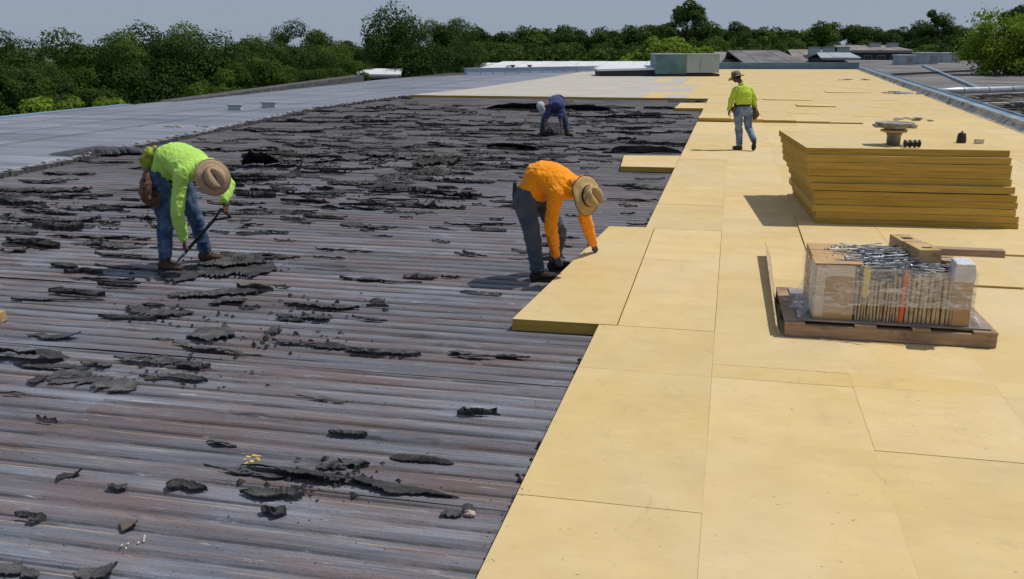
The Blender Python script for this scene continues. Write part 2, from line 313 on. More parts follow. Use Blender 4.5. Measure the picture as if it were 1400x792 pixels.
# ------------------------------------------------------------------ mesh helpers
class G:
    def __init__(s): s.v=[]; s.f=[]; s.m=[]
    def poly(s,pts,mi=0):
        n=len(s.v); s.v+= [tuple(p) for p in pts]; s.f.append(tuple(range(n,n+len(pts)))); s.m.append(mi)
    def box(s,a,b,mi=0,T=None,top=None):
        x0,y0,z0=a; x1,y1,z1=b
        vs=[V(p) for p in ((x0,y0,z0),(x1,y0,z0),(x1,y1,z0),(x0,y1,z0),(x0,y0,z1),(x1,y0,z1),(x1,y1,z1),(x0,y1,z1))]
        if T is not None: vs=[T@v for v in vs]
        n=len(s.v); s.v+=[tuple(v) for v in vs]
        for i,f in enumerate(((0,3,2,1),(4,5,6,7),(0,1,5,4),(1,2,6,5),(2,3,7,6),(3,0,4,7))):
            s.f.append(tuple(n+k for k in f)); s.m.append(top if (top is not None and i<2) else mi)
        return s
    def prism(s,pts,z0,z1,mt=0,ms=0):
        # pts ccw (x,y) ; z1 number or list
        n=len(s.v); k=len(pts); zt=z1 if isinstance(z1,(list,tuple)) else [z1]*k
        zb=z0 if isinstance(z0,(list,tuple)) else [z0]*k
        s.v+=[(p[0],p[1],zb[i]) for i,p in enumerate(pts)]+[(p[0],p[1],zt[i]) for i,p in enumerate(pts)]
        s.f.append(tuple(n+i for i in reversed(range(k)))); s.m.append(mt)
        s.f.append(tuple(n+k+i for i in range(k))); s.m.append(mt)
        for i in range(k):
            j=(i+1)%k; s.f.append((n+i,n+j,n+k+j,n+k+i)); s.m.append(ms)
        return s
    def rings(s,rings,mi=0,cap=True,closed=True):
        n=len(s.v); k=len(rings[0])
        for r in rings: s.v+=[tuple(p) for p in r]
        for i in range(len(rings)-1):
            for j in range(k if closed else k-1):
                a=n+i*k+j; b=n+i*k+(j+1)%k; s.f.append((a,b,b+k,a+k)); s.m.append(mi)
        if cap:
            s.f.append(tuple(n+j for j in reversed(range(k)))); s.m.append(mi)
            e=n+(len(rings)-1)*k; s.f.append(tuple(e+j for j in range(k))); s.m.append(mi)
        return s
    def tube(s,pts,r,seg=8,mi=0):
        pts=[V(p) for p in pts]; rr=r if isinstance(r,(list,tuple)) else [r]*len(pts)
        rs=[]; ref=None
        for i,p in enumerate(pts):
            t=(pts[min(i+1,len(pts)-1)]-pts[max(i-1,0)]).normalized()
            if ref is None: ref=t.orthogonal().normalized()
            ref=(ref-t*ref.dot(t)).normalized(); b=t.cross(ref)
            rs.append([p+(ref*math.cos(a)+b*math.sin(a))*rr[i] for a in [2*math.pi*q/seg for q in range(seg)]])
        return s.rings(rs,mi)
    def loft(s,pts,rx,ry,side,seg=18,sub=4,mi=0):
        # smooth limb: catmull-rom spine with elliptic sections and rounded ends
        pts=[V(p) for p in pts]; n=len(pts)
        if not isinstance(rx,(list,tuple)): rx=[rx]*n
        if not isinstance(ry,(list,tuple)): ry=[ry]*n
        side=[V(q) for q in side] if isinstance(side,list) else [V(side)]*n
        def cr(a,b,c,d,t): return .5*((2*b)+(c-a)*t+(2*a-5*b+4*c-d)*t*t+(3*b-a-3*c+d)*t**3)
        S=[]
        for i in range(n-1):
            a=pts[max(i-1,0)] if i>0 else pts[0]*2-pts[1]; d=pts[i+2] if i+2<n else pts[n-1]*2-pts[n-2]
            for k in range(sub):
                t=k/sub; sm=t*t*(3-2*t)
                S.append((cr(a,pts[i],pts[i+1],d,t),rx[i]+(rx[i+1]-rx[i])*sm,ry[i]+(ry[i+1]-ry[i])*sm,side[i].lerp(side[i+1],t)))
        S.append((pts[-1],rx[-1],ry[-1],side[-1]))
        m=len(S); T=[]
        for i in range(m): T.append((S[min(i+1,m-1)][0]-S[max(i-1,0)][0]).normalized())
        E=[]
        p,a,b,sd=S[0]; r=min(a,b)
        for q in (1.35,1.0,.55): E.append((p-T[0]*r*math.sin(q)*.8,a*max(.05,math.cos(q)),b*max(.05,math.cos(q)),sd,T[0]))
        for i in range(m): E.append((*S[i],T[i]))
        p,a,b,sd=S[-1]; r=min(a,b)
        for q in (.55,1.0,1.35): E.append((p+T[-1]*r*math.sin(q)*.8,a*max(.05,math.cos(q)),b*max(.05,math.cos(q)),sd,T[-1]))
        rs=[]
        for p,a,b,sd,t in E:
            u=(sd-t*sd.dot(t))
            if u.length<1e-3: u=t.orthogonal()
            u.normalize(); w=t.cross(u)
            rs.append([p+u*a*math.cos(g)+w*b*math.sin(g) for g in [2*math.pi*q/seg for q in range(seg)]])
        return s.rings(rs,mi)
    def ell(s,c,ax,ay,az,seg=16,mi=0):
        c=V(c); rs=[]
        for i in range(1,10):
            th=math.pi*i/10; rs.append([c+az*math.cos(math.pi-th)+(ax*math.cos(g)+ay*math.sin(g))*math.sin(th) for g in [2*math.pi*q/seg for q in range(seg)]])
        return s.rings(rs,mi)
    def mesh(s,name,mats,smooth=False):
        me=bpy.data.meshes.new(name); me.from_pydata(s.v,[],s.f)
        for m in (mats if isinstance(mats,(list,tuple)) else [mats]): me.materials.append(m)
        me.polygons.foreach_set('material_index',s.m)
        if smooth: me.polygons.foreach_set('use_smooth',[True]*len(s.f))
        me.update(); return me
    def obj(s,name,mats,parent=None,smooth=False,**kw):
        o=bpy.data.objects.new(name,s.mesh(name,mats,smooth)); C.objects.link(o)
        if parent: o.parent=parent
        for k,v in kw.items(): o[k]=v
        return o
def tag(o,label=None,cat=None,group=None,kind=None):
    if label: o['label']=label
    if cat: o['category']=cat
    if group: o['group']=group
    if kind: o['kind']=kind
    return o
def empty(name,loc=(0,0,0),rz=0,**kw):
    o=bpy.data.objects.new(name,None); C.objects.link(o); o.location=loc; o.rotation_euler=(0,0,rz); o.empty_display_size=.2
    tag(o,**kw); return o
def put(name,me,parent=None,loc=(0,0,0),rot=(0,0,0),sc=(1,1,1)):
    o=bpy.data.objects.new(name,me); C.objects.link(o); o.location=loc; o.rotation_euler=rot; o.scale=sc
    if parent: o.parent=parent
    return o
def nz(x,y=0,z=0): return noise.noise(V((x,y,z)))
def children(o): return [c for c in bpy.data.objects if c.parent==o]

# ------------------------------------------------------------------ ground, main roof
BT=.10     # top of the insulation boards
g=G(); g.poly([(-1500,-300,-6),(1500,-300,-6),(1500,2500,-6),(-1500,2500,-6)]); tag(g.obj('ground',M['ground']),kind='structure')

def parx(y): return 7.59+(y-27.78)*.0527
def greyx(y):
    pts=[(-20,-11.6),(5,-12.2),(14.6,-12.8),(21.5,-13.5),(33,-14.8),(41,-14.4),(48,-13.2),(66,-12.4),(110,-12)]
    for (a,xa),(b,xb) in zip(pts,pts[1:]):
        if a<=y<=b: return xa+(xb-xa)*(y-a)/(b-a)
    return pts[0][1] if y<0 else pts[-1][1]
FAR=[(-23,64),(-20.6,70.7),(-8.7,84.5),(-1.8,91),(10.9,93.5)]
def fary(x):
    for (a,ya),(b,yb) in zip(FAR,FAR[1:]):
        if a<=x<=b: return ya+(yb-ya)*(x-a)/(b-a)
    return FAR[0][1] if x<-23 else FAR[-1][1]
# building body under the whole roof
g=G(); g.prism([(-23.1,-12),(parx(-12)+.35,-12),(parx(93)+.35,93.6),(-1.8,91.1),(-8.7,84.6),(-20.6,70.8),(-23.1,64)],-6,-.075)
roof=tag(g.obj('roof_slab',M['slab']),kind='structure')

# steel deck sheets: real ribs
def deck_mesh(L,ribs,seed):
    prof=[]
    for r in range(ribs):
        y=r*PITCHR
        prof+= [(y,0),(y+.098,0),(y+.126,-.017),(y+.166,-.017)]
    prof.append((ribs*PITCHR,0))
    nx=max(2,int(L/.45)); g=G()
    for i in range(nx+1):
        x=L*i/nx
        for (y,z) in prof:
            g.v.append((x,y+.002*nz(x*1.3,y*3,seed),z+.007*nz(x*.8,y*1.7,seed+5)))
    k=len(prof)
    for i in range(nx):
        for j in range(k-1): g.f.append((i*k+j,(i+1)*k+j,(i+1)*k+j+1,i*k+j+1)); g.m.append(0)
    # side return lip (sheet edge thickness)
    return g.mesh('deck_sheet',M['deck'])
deck=empty('steel_deck',kind='structure')
var=[deck_mesh(5.2,5,i*3.3) for i in range(6)]
yy=-.38; row=0
while yy<41.7:
    xs=-15.4+(row*1.73)%3.1-1.5
    while xs<.1:
        o=put('deck_sheet',random.choice(var),deck,(xs,yy,random.uniform(-.003,.003)),(random.uniform(-.002,.002),0,random.uniform(-.0008,.0008)))
        xs+=5.195
    yy+=PITCHR*5; row+=1

# grey membrane roof to the left, in lapped strips
mem=empty('membrane_roof',kind='structure')
xs=[-23.0,-20.9,-18.8,-16.7]
def strip(xa,xb,y0,y1,z):
    g=G(); n=44; tops=[]
    for i in range(n+1):
        y=y0+(y1-y0)*i/n
        xl=xa if not callable(xa) else xa(y); xr=xb if not callable(xb) else xb(y)
        if xr<xl+.05: xr=xl+.05
        tops.append([(xl+(xr-xl)*j/6,min(y,fary(xl+(xr-xl)*j/6)),z+.012*nz(xl+(xr-xl)*j/6,y*.5,z)) for j in range(7)])
    for a in tops:
        g.v+=a
    for i in range(n):
        for j in range(6):
            a=i*7+j; g.f.append((a,a+1,a+8,a+7)); g.m.append(0)
    b=len(g.v)
    for a in tops: g.v+=[(a[6][0],a[6][1],a[6][2]-.012),(a[0][0],a[0][1],a[0][2]-.02)]
    for i in range(n):
        g.f.append((i*7+6,b+2*i,b+2*i+2,(i+1)*7+6)); g.m.append(0)
        g.f.append((i*7,(i+1)*7,b+2*i+3,b+2*i+1)); g.m.append(0)
    return g.obj('membrane_strip',M['membrane'],mem,True)
seg=[-12,12,36,60,93]
for i,(a,b) in enumerate(zip(xs,xs[1:]+[None])):
    for s0,s1 in zip(seg,seg[1:]):
        strip(a,(b+.08) if b else (lambda y:greyx(y)),s0,s1+.03,.030+.014*i)
# gap-filler body under the membrane (insulation edge at the tear line)
g=G(); n=70; L=[]; 
for i in range(n+1):
    y=-12+ (fary(-14)-(-12))*i/n; L.append((greyx(y)-.03+.02*nz(y*3),y))
for i in range(n):
    (x0,y0),(x1,y1)=L[i],L[i+1]
    g.prism([(-23.05,y0),(x0,y0),(x1,y1),(-23.05,y1)],-.07,.0)
tag(g.obj('old_roof_buildup',M['slab']),kind='structure')
# ragged black edge ply along the tear line
g=G(); n=260
for i in range(n):
    y=1+i*.165; x=greyx(y)+.03*nz(y*2)
    w=.03+.10*abs(nz(y*1.3,5))+.05*random.random(); h=.062+.05*abs(nz(y*2.3,9))+.03*random.random()**2
    g.box((x-w,y,.0),(x+w*.7,y+.15,h),0,Matrix.Translation((x,y,0))@Matrix.Rotation(nz(y*5)*.35,4,'Z')@Matrix.Rotation(nz(y*4,3)*.25,4,'X')@Matrix.Translation((-x,-y,0)))
tag(g.obj('torn_membrane_edge',M['felt']),'black ragged torn edge running between the grey roof and the stripped steel deck','membrane edge')
# pale nailer blocks showing under the torn edge
nail=empty('nailer_strip',(-13,11,0),label='row of little pale weathered blocks along the torn edge of the grey roof',cat='nailer strip'); nm=simple('pale_weathered_nailer',lin(.34,.34,.35),.8,.3,9)
for i in range(60):
    y=11+i*.52+random.uniform(-.05,.05); x=greyx(y)-.17
    nail_g=G(); nail_g.box((x-.05+13,y-11,.06),(x+.05+13,y-11+random.uniform(.1,.26),.085+random.random()*.03)); nail_g.obj('nailer_block',nm,nail)

# ------------------------------------------------------------------ insulation boards
ins=empty('insulation_layer',kind='structure')
X0=-.97; PW=.94
def clipx(poly,fn,keep_less=True):
    # clip polygon against curve x<fn(y)
    out=[]
    n=len(poly)
    for i in range(n):
        a=poly[i]; b=poly[(i+1)%n]; da=fn(a[1])-a[0]; db=fn(b[1])-b[0]
        if not keep_less: da,db=-da,-db
        if da>=0: out.append(a)
        if (da>=0)!=(db>=0):
            t=da/(da-db); out.append((a[0]+(b[0]-a[0])*t,a[1]+(b[1]-a[1])*t))
    return out
def clipfar(poly):
    out=[]; n=len(poly)
    for i in range(n):
        a=poly[i]; b=poly[(i+1)%n]; da=fary(a[0])-a[1]; db=fary(b[0])-b[1]
        if da>=0: out.append(a)
        if (da>=0)!=(db>=0):
            t=da/(da-db); out.append((a[0]+(b[0]-a[0])*t,a[1]+(b[1]-a[1])*t))
    return out
def board(poly,z0=.003,z1=BT,mat='board',name='insulation_board',parent=ins,tilt=None,jit=True):
    cx=sum(p[0] for p in poly)/len(poly); cy=sum(p[1] for p in poly)/len(poly)
    g=G(); j=random.uniform(-.0018,.001) if jit else 0
    tx=random.uniform(-.0012,.0012); ty=random.uniform(-.0012,.0012)
    zt=[z1+j+(p[0]-cx)*tx+(p[1]-cy)*ty+(tilt(p) if tilt else 0) for p in poly]
    zb=[z0+(tilt(p) if tilt else 0) for p in poly]
    g.prism([(p[0]-cx,p[1]-cy) for p in poly],zb,zt,0,1)
    o=g.obj(name,[M[mat],M['foam']],parent); o.location=(cx,cy,0); return o
def rect(x0,x1,y0,y1):
    a=random.choice((.0001,.0003,.0012)); b=random.choice((.0001,.0004,.0014))
    return [(x0+a,y0+b),(x1-a,y0+b),(x1-a,y1-b),(x0+a,y1-b)]
rows0={0:[-.6,.5,2.42,4.38,6.42,7.52],1:[-.6,1.45,3.40,5.35,6.42,6.70,7.62,9.5],2:[-.6,1.5,3.45,5.36,6.44,6.72,8.2,9.55],3:[-.6,1.5,3.4,5.3,6.46,6.74,8.25,9.55]}
far_g=G(); farw_g=G()
for k in range(0,14):
    xa=X0+PW*k; xb=xa+PW
    r=list(rows0.get(k,[-.6,1.2+(k%2)*.6,3.1+(k%2)*.6,5.0+(k%3)*.4,6.9+(k%3)*.4]))
    if k==0:
        ys=r
        for a,b in zip(ys,ys[1:]): board(rect(xa,xb,a,b))
        # narrower pieces beside the projecting board
        qe=lambda y:-.82+(y-7.52)/(11.9-7.52)*(-.04)+.004
        for a,b in ((7.52,8.28),(8.28,10.1),(10.1,11.9)):
            board([(qe(a)+.002,a+.004),(xb-.003,a+.004),(xb-.003,b-.003),(qe(b)+.002,b-.003)],mat='board')
        r=[11.9]
    while r[-1]<41.5:
        last=r[-1]; r.append(last+ (1.90 if r[-1]<41 else 1.9))
        if k!=0 and len(r)>2 and last==rows0.get(k,[0])[-1]: r[-1]=last+1.1+.3*(k%3)
    ys=r if k else r
    for a,b in zip(ys,ys[1:]):
        if b>41.9: b=41.86
        if b-a<.1: continue
        p=clipx(rect(xa,xb,a,b),lambda y:parx(y)-.01)
        if len(p)<3: continue
        if a>31: 
            far_g.prism(p,.003,BT+random.uniform(-.003,.004),0,1); continue
        up=.022 if (k>=2 and 9.5<a<14.5) else 0
        strip_=(b-a)<.35
        board(p,.003,BT+up,'yboard' if strip_ or random.random()<.12 else 'board')
# far field: pale cover boards left, buff boards right
cols=[]
x=X0+PW*13
k=0; x=X0-PW*15
while x<12:
    y=41.88+0; j=(k%2)*.95
    first=True
    while y<94:
        y2=y+1.9+(j if first else 0); first=False
        p=rect(x,x+PW,y,y2)
        p=clipx(p,lambda q:parx(q)-.01); 
        if len(p)>2: p=clipx(p,lambda q:greyx(q)-.0,False)
        if len(p)>2: p=clipfar(p)
        if len(p)>2:
            pale = (x+.05*(y-42)< -3.9) or (x+.05*(y-42)<-1.9 and random.random()<.45)
            (farw_g if pale else far_g).prism(p,.003,BT+random.uniform(-.003,.004),0,1)
        y=y2
    x+=PW; k+=1
o=far_g.obj('insulation_board',[M['board'],M['foam']],ins); o['kind']='stuff'
o=farw_g.obj('cover_board',[M['white_board'],M['foam']],ins); o['kind']='stuff'
# the board being laid, projecting onto the deck
ob=empty('insulation_board',(-1.2,9.6,0),label='long yellow board the man in orange is laying, projecting over the bare deck',cat='insulation board')
def free_board(root,poly,z0,z1,mat='board',tilt=None):
    c=root.location
    g=G(); zt=[z1+(tilt(p) if tilt else 0) for p in poly]; zb=[z0+(tilt(p) if tilt else 0) for p in poly]
    g.prism([(p[0]-c.x,p[1]-c.y) for p in poly],zb,zt,0,1); return g.obj('board_core',[M[mat],M['foam']],root)
free_board(ob,[(-1.70,7.50),(-.823,7.515),(-.862,11.89),(-1.43,11.87)],.008,BT+.006)
b2=empty('insulation_board',(-1.5,19,0),label='small yellow board sticking out over the deck behind the man in orange',cat='insulation board')
free_board(b2,[(-1.98,18.0),(-.975,18.05),(-.975,20.05),(-2.12,19.85)],.008,BT+.004)
b3=empty('insulation_board',(-1.4,37,0),label='far small yellow board on the deck at the corner by the walking man',cat='insulation board')
free_board(b3,[(-2.0,35.3),(-.975,35.35),(-.975,38.6),(-1.96,38.5)],.008,BT+.004)
# lifted row of boards ahead of the walking man
fy=P(1050,168,BT).y; 
segs=[(955,1000),(1001,1049),(1050,1092),(1093,1137),(1138,1182)]
for i,(a,b) in enumerate(segs):
    p0=P(a,168,BT); p1=P(b,168,BT); x0=X0+.02+i*PW; x1=x0+PW-.012
    dep=3.4
    tl=(lambda q,i=i:(.10-.018*i)*max(0,1-(q[1]-fy)/dep)**.9)
    poly=[(x0,fy+.02*i),(x1,fy+.02*i),(x1,fy+dep),(x0,fy+dep)]
    g=G(); zt=[BT+.012+tl(q) for q in poly]; zb=[BT+.004+ (tl(q)-.075 if tl(q)>.08 else tl(q)*.05) for q in poly]
    g.prism([(q[0]-x0,q[1]-fy) for q in poly],zb,zt,0,1)
    o=g.obj('lifted_board',[M['board'],M['foam']],ins); o.location=(x0,fy,0)
# small lifted edges farther right
for (px0,px1,py,h) in ((1090,1142,146,.05),(1045,1110,137,.03),(1130,1190,127,.03),(1085,1175,171,.0)):
    if h==0: continue
    p0=P(px0,py,BT); p1=P(px1,py,BT); g=G()
    g.prism([(0,0),(p1.x-p0.x,.02),(p1.x-p0.x,1.6),(0,1.6)],[BT+.003]*4,[BT+h,BT+h*.6,BT+.008,BT+.008],0,1)
    o=g.obj('lifted_board',[M['board'],M['foam']],ins); o.location=(p0.x,p0.y,0)

# ------------------------------------------------------------------ parapet curb
par=empty('parapet_curb',(9,50,0),label='low weathered curb with peeling flashing and blue coping along right roof edge',cat='parapet')
def seg_curb(y0,y1):
    x0,x1=parx(y0),parx(y1); cx,cy=9,50
    h=.24+.02*nz(y0)
    g=G(); g.prism([(x0-cx,y0-cy),(x0+.30-cx,y0-cy),(x1+.30-cx,y1-cy),(x1-cx,y1-cy)],-.05,BT+h-.02); o=g.obj('curb_block',M['peel'],par)
    g=G(); g.prism([(x0-.03-cx,y0+.01-cy),(x0+.36-cx,y0+.01-cy),(x1+.36-cx,y1-.01-cy),(x1-.03-cx,y1-.01-cy)],BT+h-.018,BT+h+.01)
    g.prism([(x0+.32-cx,y0+.01-cy),(x0+.37-cx,y0+.01-cy),(x1+.37-cx,y1-.01-cy),(x1+.32-cx,y1-.01-cy)],BT+h+.011,BT+h+.07)
    g.obj('coping_piece',M['coping'],par)
    # cant strip, sloping up from the boards
    g=G(); rs=[]
    for i in range(5):
        y=y0+(y1-y0)*i/4; x=parx(y)
        rs.append([(x-.16+.03*nz(y*2,4)-cx,y-cy,BT+.006),(x-.004-cx,y-cy,BT+.16),(x-.002-cx,y-cy,BT+.004)])
    g.rings(rs); g.obj('cant_strip',M['peel'],par)
y=-8
while y<93: seg_curb(y,min(y+3,93.3)); y+=3
# blue far parapet and back wall
def wallseg(name,label,cat,p0,p1,z0,z1,th,mat,kids=None):
    p0=V((*p0,0)); p1=V((*p1,0)); d=(p1-p0); L=d.length; a=math.atan2(d.y,d.x)
    r=empty(name,p0,a,label=label,cat=cat); g=G(); g.box((0,0,z0),(L,th,z1)); g.obj('wall_panel',M[mat],r)
    g=G(); g.box((-.05,-.06,z1+.003),(L+.05,th+.06,z1+.06)); g.obj('coping',M[kids or 'coping'],r)
    n=int(L/1.2); g=G()
    for i in range(n): g.box((i*1.2+.1,-.03,z0+.02),(i*1.2+.14,-.003,z1-.03))
    if n: o=g.obj('panel_seam',M[mat],r); o['kind']='stuff'
    return r
wallseg('parapet_wall','long pale blue metal parapet wall at the far end right of the rooftop unit','parapet',(-1.4,91.6),(11.2,94.2),-.05,.62,.3,'bluewall')
wallseg('parapet_wall','low grey blue wall under the white roof at the far end','parapet',(-20.0,72.2),(-5.0,88.9),-.1,.48,.3,'greybluewall','palemetal')

# ------------------------------------------------------------------ lower roof on the right
g=G()
pts=[(parx(-10)+.4,-10),(70,-10),(70,125),(12.2,125),(parx(93)+.4,93)]
zt=lambda y:-.75+max(0,(y-30))*.0125
n=30
for i in range(n):
    ya=-10+135*i/n; yb=-10+135*(i+1)/n
    xa=max(parx(ya)+.4,0); xb=max(parx(yb)+.4,0)
    g.prism([(xa,ya),(75,ya),(75,yb),(xb,yb)],-6,[zt(ya),zt(ya),zt(yb),zt(yb)])
tag(g.obj('lower_roof',M['lowroof']),kind='structure')
def onlow(px,py):
    z=-.3
    for _ in range(12):
        p=P(px,py,z); z=zt(p.y)
    return P(px,py,z)
# kerbs / expansion joints crossing the lower roof
for (a,b,lab,mt) in (((1262,91),(1345,126),'blue grey expansion joint running across the lower roof towards the silver duct','coping'),
                  ((1210,104),(1330,98),'thin dark ridge across the lower roof','slab'),
                  ((1340,146),(1440,142),'low blue and white curb on the lower roof in front of the silver duct','peel')):
    p0,p1=onlow(*a),onlow(*b); d=p1-p0; r=empty('roof_joint',p0,math.atan2(d.y,d.x),label=lab,cat='roof joint'); L=math.hypot(d.x,d.y)
    g=G(); sl=math.atan2(p1.z-p0.z,L); g.box((0,-.15,-.1),(L,.15,.16),0,Matrix.Rotation(-sl,4,'Y')); g.obj('joint_cap',M[mt],r)
# silver duct with bands
p0,p1=onlow(1268,134),onlow(1440,126); d=p1-p0; L=math.hypot(d.x,d.y)
r=empty('roof_duct',(p0.x,p0.y,p0.z),math.atan2(d.y,d.x),label='long round silver duct lying across the lower roof at right',cat='duct')
g=G(); g.tube([(0,0,.32),(L*.3,0,.33),(L*.6,0,.32),(L,0,.34)],.17,20); g.obj('duct_run',M['duct'],r,True)
for i in range(int(L/2)):
    g=G(); g.tube([(i*2+.6,0,.325),(i*2+.68,0,.325)],.185,20); g.obj('duct_band',M['zinc'],r)
    g=G(); g.box((i*2+.55,-.22,-.12),(i*2+.72,.22,.08)); g.obj('duct_support',M['zinc'],r)
# dark rubble on the lower roof
g=G()
for i in range(420):
    p=onlow(random.uniform(1290,1440),random.choice((138,139,136,150,160,141))+random.uniform(-4,4)); s=random.uniform(.05,.30)
    g.box((-s*2,-s*.4,0),(s*2,s*.4,s*.5),0,Matrix.Translation(p)@Matrix.Rotation(random.uniform(-.6,.6),4,'Z')@Matrix.Rotation(random.uniform(-.3,.3),4,'X'))
tag(g.obj('roof_rubble',simple('mixed_dark_rubble',lin(.11,.095,.08),.9,.7,2)),'dark scattered rubble and strips lying on the lower roof by the duct','rubble',kind='stuff')

def hvac(name,label,base,rz,w,d,h,mats,group=None):
    r=empty(name,base,rz,label=label,cat='rooftop unit',group=group)
    g=G(); g.box((-.05,-.05,-.1),(w+.05,d+.05,.18)); g.obj('base_rail',M['slab'],r)
    g=G(); g.box((0,0,.181),(w*.49,d,h)); g.obj('cabinet',M[mats[0]],r)
    g=G(); g.box((w*.493,-.04,.25),(w,d,h-.02)); g.obj('cabinet',M[mats[1]],r)
    g=G(); g.box((-.06,-.08,h+.003),(w*.5,d+.06,h+.07)); g.obj('lid',M[mats[1]],r)
    g=G(); g.box((w*.5+.005,-.1,h-.017),(w+.06,d+.06,h+.055)); g.obj('lid',M[mats[1]],r)
    for i in range(6):
        g=G(); z=.35+i*(h-.6)/6; g.box((w*.06,-.025,z),(w*.18,-.003,z+.1)); g.obj('louvre',M[mats[0]],r)
    g=G(); g.box((w*.47,-.05,.25),(w*.485,-.003,h-.1)); g.obj('panel_post',M['zinc'],r)
    g=G(); g.box((w*.70,-.065,h*.3),(w*.712,-.043,h*.85)); g.obj('door_seam',M['zinc'],r)
    return r
a=P(897,104,BT); b=P(972,103,BT)
hvac('rooftop_unit','large teal and pale grey rooftop air unit at the far edge of the yellow boards',(a.x,a.y-1,BT),YAW,(b-a).length*.985,2.6,32/1299*(a.y)*.86,('teal','palemetal'))
for i,(x0,x1,yt,yb,lab) in enumerate(((1228,1250,77,89,'leftmost of three small pale rooftop boxes on the lower grey roof'),(1257,1283,74,88,'middle and largest of three small pale boxes on the lower grey roof'),(1289,1311,74,86,'rightmost of three small pale boxes on the lower grey roof'))):
    p=onlow(x0,yb); q=onlow(x1,yb); w=(q-p).length; D=p.dot(Hv)
    r=empty('rooftop_unit',p,YAW,label=lab,cat='rooftop unit',group='small boxes on the lower roof'); h=(yb-yt)/1299*D
    g=G(); g.box((0,0,-.1),(w,w,h)); g.obj('cabinet',M['palemetal'],r)
    g=G(); g.box((-.08,-.08,h+.004),(w+.08,w+.08,h+.1)); g.obj('lid',M['whiteroof'],r)
    g=G(); g.box((w*.55,-.03,.2),(w*.92,-.003,h*.8)); g.obj('grille',M['zinc'],r)

# ------------------------------------------------------------------ buildings beyond
def hip(name,label,D,x0,x1,yeave,yridge,depth,wallm,roofm,base=-6,inset=.25,windows=0,rise=None,dx=0):
    a=PD(x0,yeave,D); b=PD(x1,yeave,D); ze=(a.z+b.z)/2; w=(b-a).length; zr=PD((x0+x1)/2,yridge,D+depth*.5).z
    r=empty(name,(a.x,a.y,base),YAW,label=label,cat='building'); H=ze-base
    g=G(); g.box((.3,.3,0),(w-.3,depth,H-.05)); wl_=g.obj('wall',M[wallm],r)
    # roof slope towards us and away, in raised sheets
    zz=zr-base; i0=w*inset*.3
    n=max(3,int(w/1.6)); 
    for q in range(n):
        u0=q/n; u1=(q+1)/n
        f0=u0*w; f1=u1*w-.04; r0=i0+u0*(w-2*i0)+dx; r1=i0+u1*(w-2*i0)-.04+dx
        g=G(); z=.02*(q%2)
        g.v+=[(f0,0,H+z),(f1,0,H+z),(r1,depth*.5,zz+z),(r0,depth*.5,zz+z),(f0,0,H-.14),(f1,0,H-.14),(r1,depth*.5,zz-.14),(r0,depth*.5,zz-.14)]
        for f in ((0,1,2,3),(7,6,5,4),(0,4,5,1),(1,5,6,2),(2,6,7,3),(3,7,4,0)): g.f.append(f); g.m.append(0)
        g.obj('roof_panel',M[roofm],r)
    g=G(); g.v+=[(i0+dx,depth*.5,zz-.05),(w-i0+dx,depth*.5,zz-.05),(w,depth,H),(0,depth,H),(i0+dx,depth*.5,zz-.2),(w-i0+dx,depth*.5,zz-.2),(w,depth,H-.2),(0,depth,H-.2)]
    for f in ((0,1,2,3),(7,6,5,4),(0,4,5,1),(1,5,6,2),(2,6,7,3),(3,7,4,0)): g.f.append(f); g.m.append(0)
    g.obj('back_roof',M[roofm],r)
    g=G(); g.box((.2,-.08,H-.32),(w-.2,-.005,H-.142)); g.obj('fascia',M['zinc'],r)
    for q in range(windows):
        xx=w*(q+.6)/(windows+.3); g=G(); g.box((xx,.22,H-1.6),(xx+1.1,.297,H-.6)); f=g.obj('window_frame',M['zinc'],r)
        g=G(); g.box((xx+.08,.19,H-1.52),(xx+1.02,.219,H-.68)); g.obj('pane',M['glass'],f)
    return r
# white roofed sheds behind the grey blue wall
hip('white_roofed_shed','long white sheet roofed building behind the low grey blue wall',96,632,905,100,84,16,'greybluewall','whiteroof',dx=2.5)
hip('white_roofed_shed','small white roof ridge rising behind the long white roof, by the big tree',112,625,735,94,86,8,'greybluewall','whiteroof')
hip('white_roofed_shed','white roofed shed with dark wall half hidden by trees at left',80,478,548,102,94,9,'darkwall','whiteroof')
hip('sheet_roofed_building','brown grey building with corrugated roof just right of the rooftop unit',118,958,1050,86,71,14,'brownwall','brownroof')
hip('sheet_roofed_building','pale grey corrugated roof building, right of the brown grey roof',112,1020,1108,88,69,12,'brownwall','lowroof',dx=-1.5)
hip('sheet_roofed_building','low brown building with grey roof between corrugated roof and dark flat building',128,1088,1158,84,68,12,'brownwall','brownroof',windows=4)
hip('sheet_roofed_building','small building with bright metal awning roof',120,1122,1178,79,72,6,'darkwall','palemetal',windows=2)
hip('flat_roofed_building','wide dark flat roofed building below the far trees, with a dark front',134,1154,1250,69,62,14,'darkwall','brownroof',windows=5)  # closed front in the dark wall colour
for x in (1192,1216,1148,1108,1128):
    D=138 if x>1150 else 130; yb=64 if x>1150 else 70
    p=PD(x,yb,D); r=empty('roof_vent_box',(p.x,p.y,p.z-.3),YAW,label='tiny pale vent box on the roofs of the far buildings',cat='roof vent',group='vents on far roofs')
    g=G(); g.box((0,0,-.6),(1.3,1.1,.75)); g.obj('box_body',M['palemetal'],r); g=G(); g.box((-.1,-.1,.754),(1.4,1.2,.85)); g.obj('lid',M['zinc'],r)
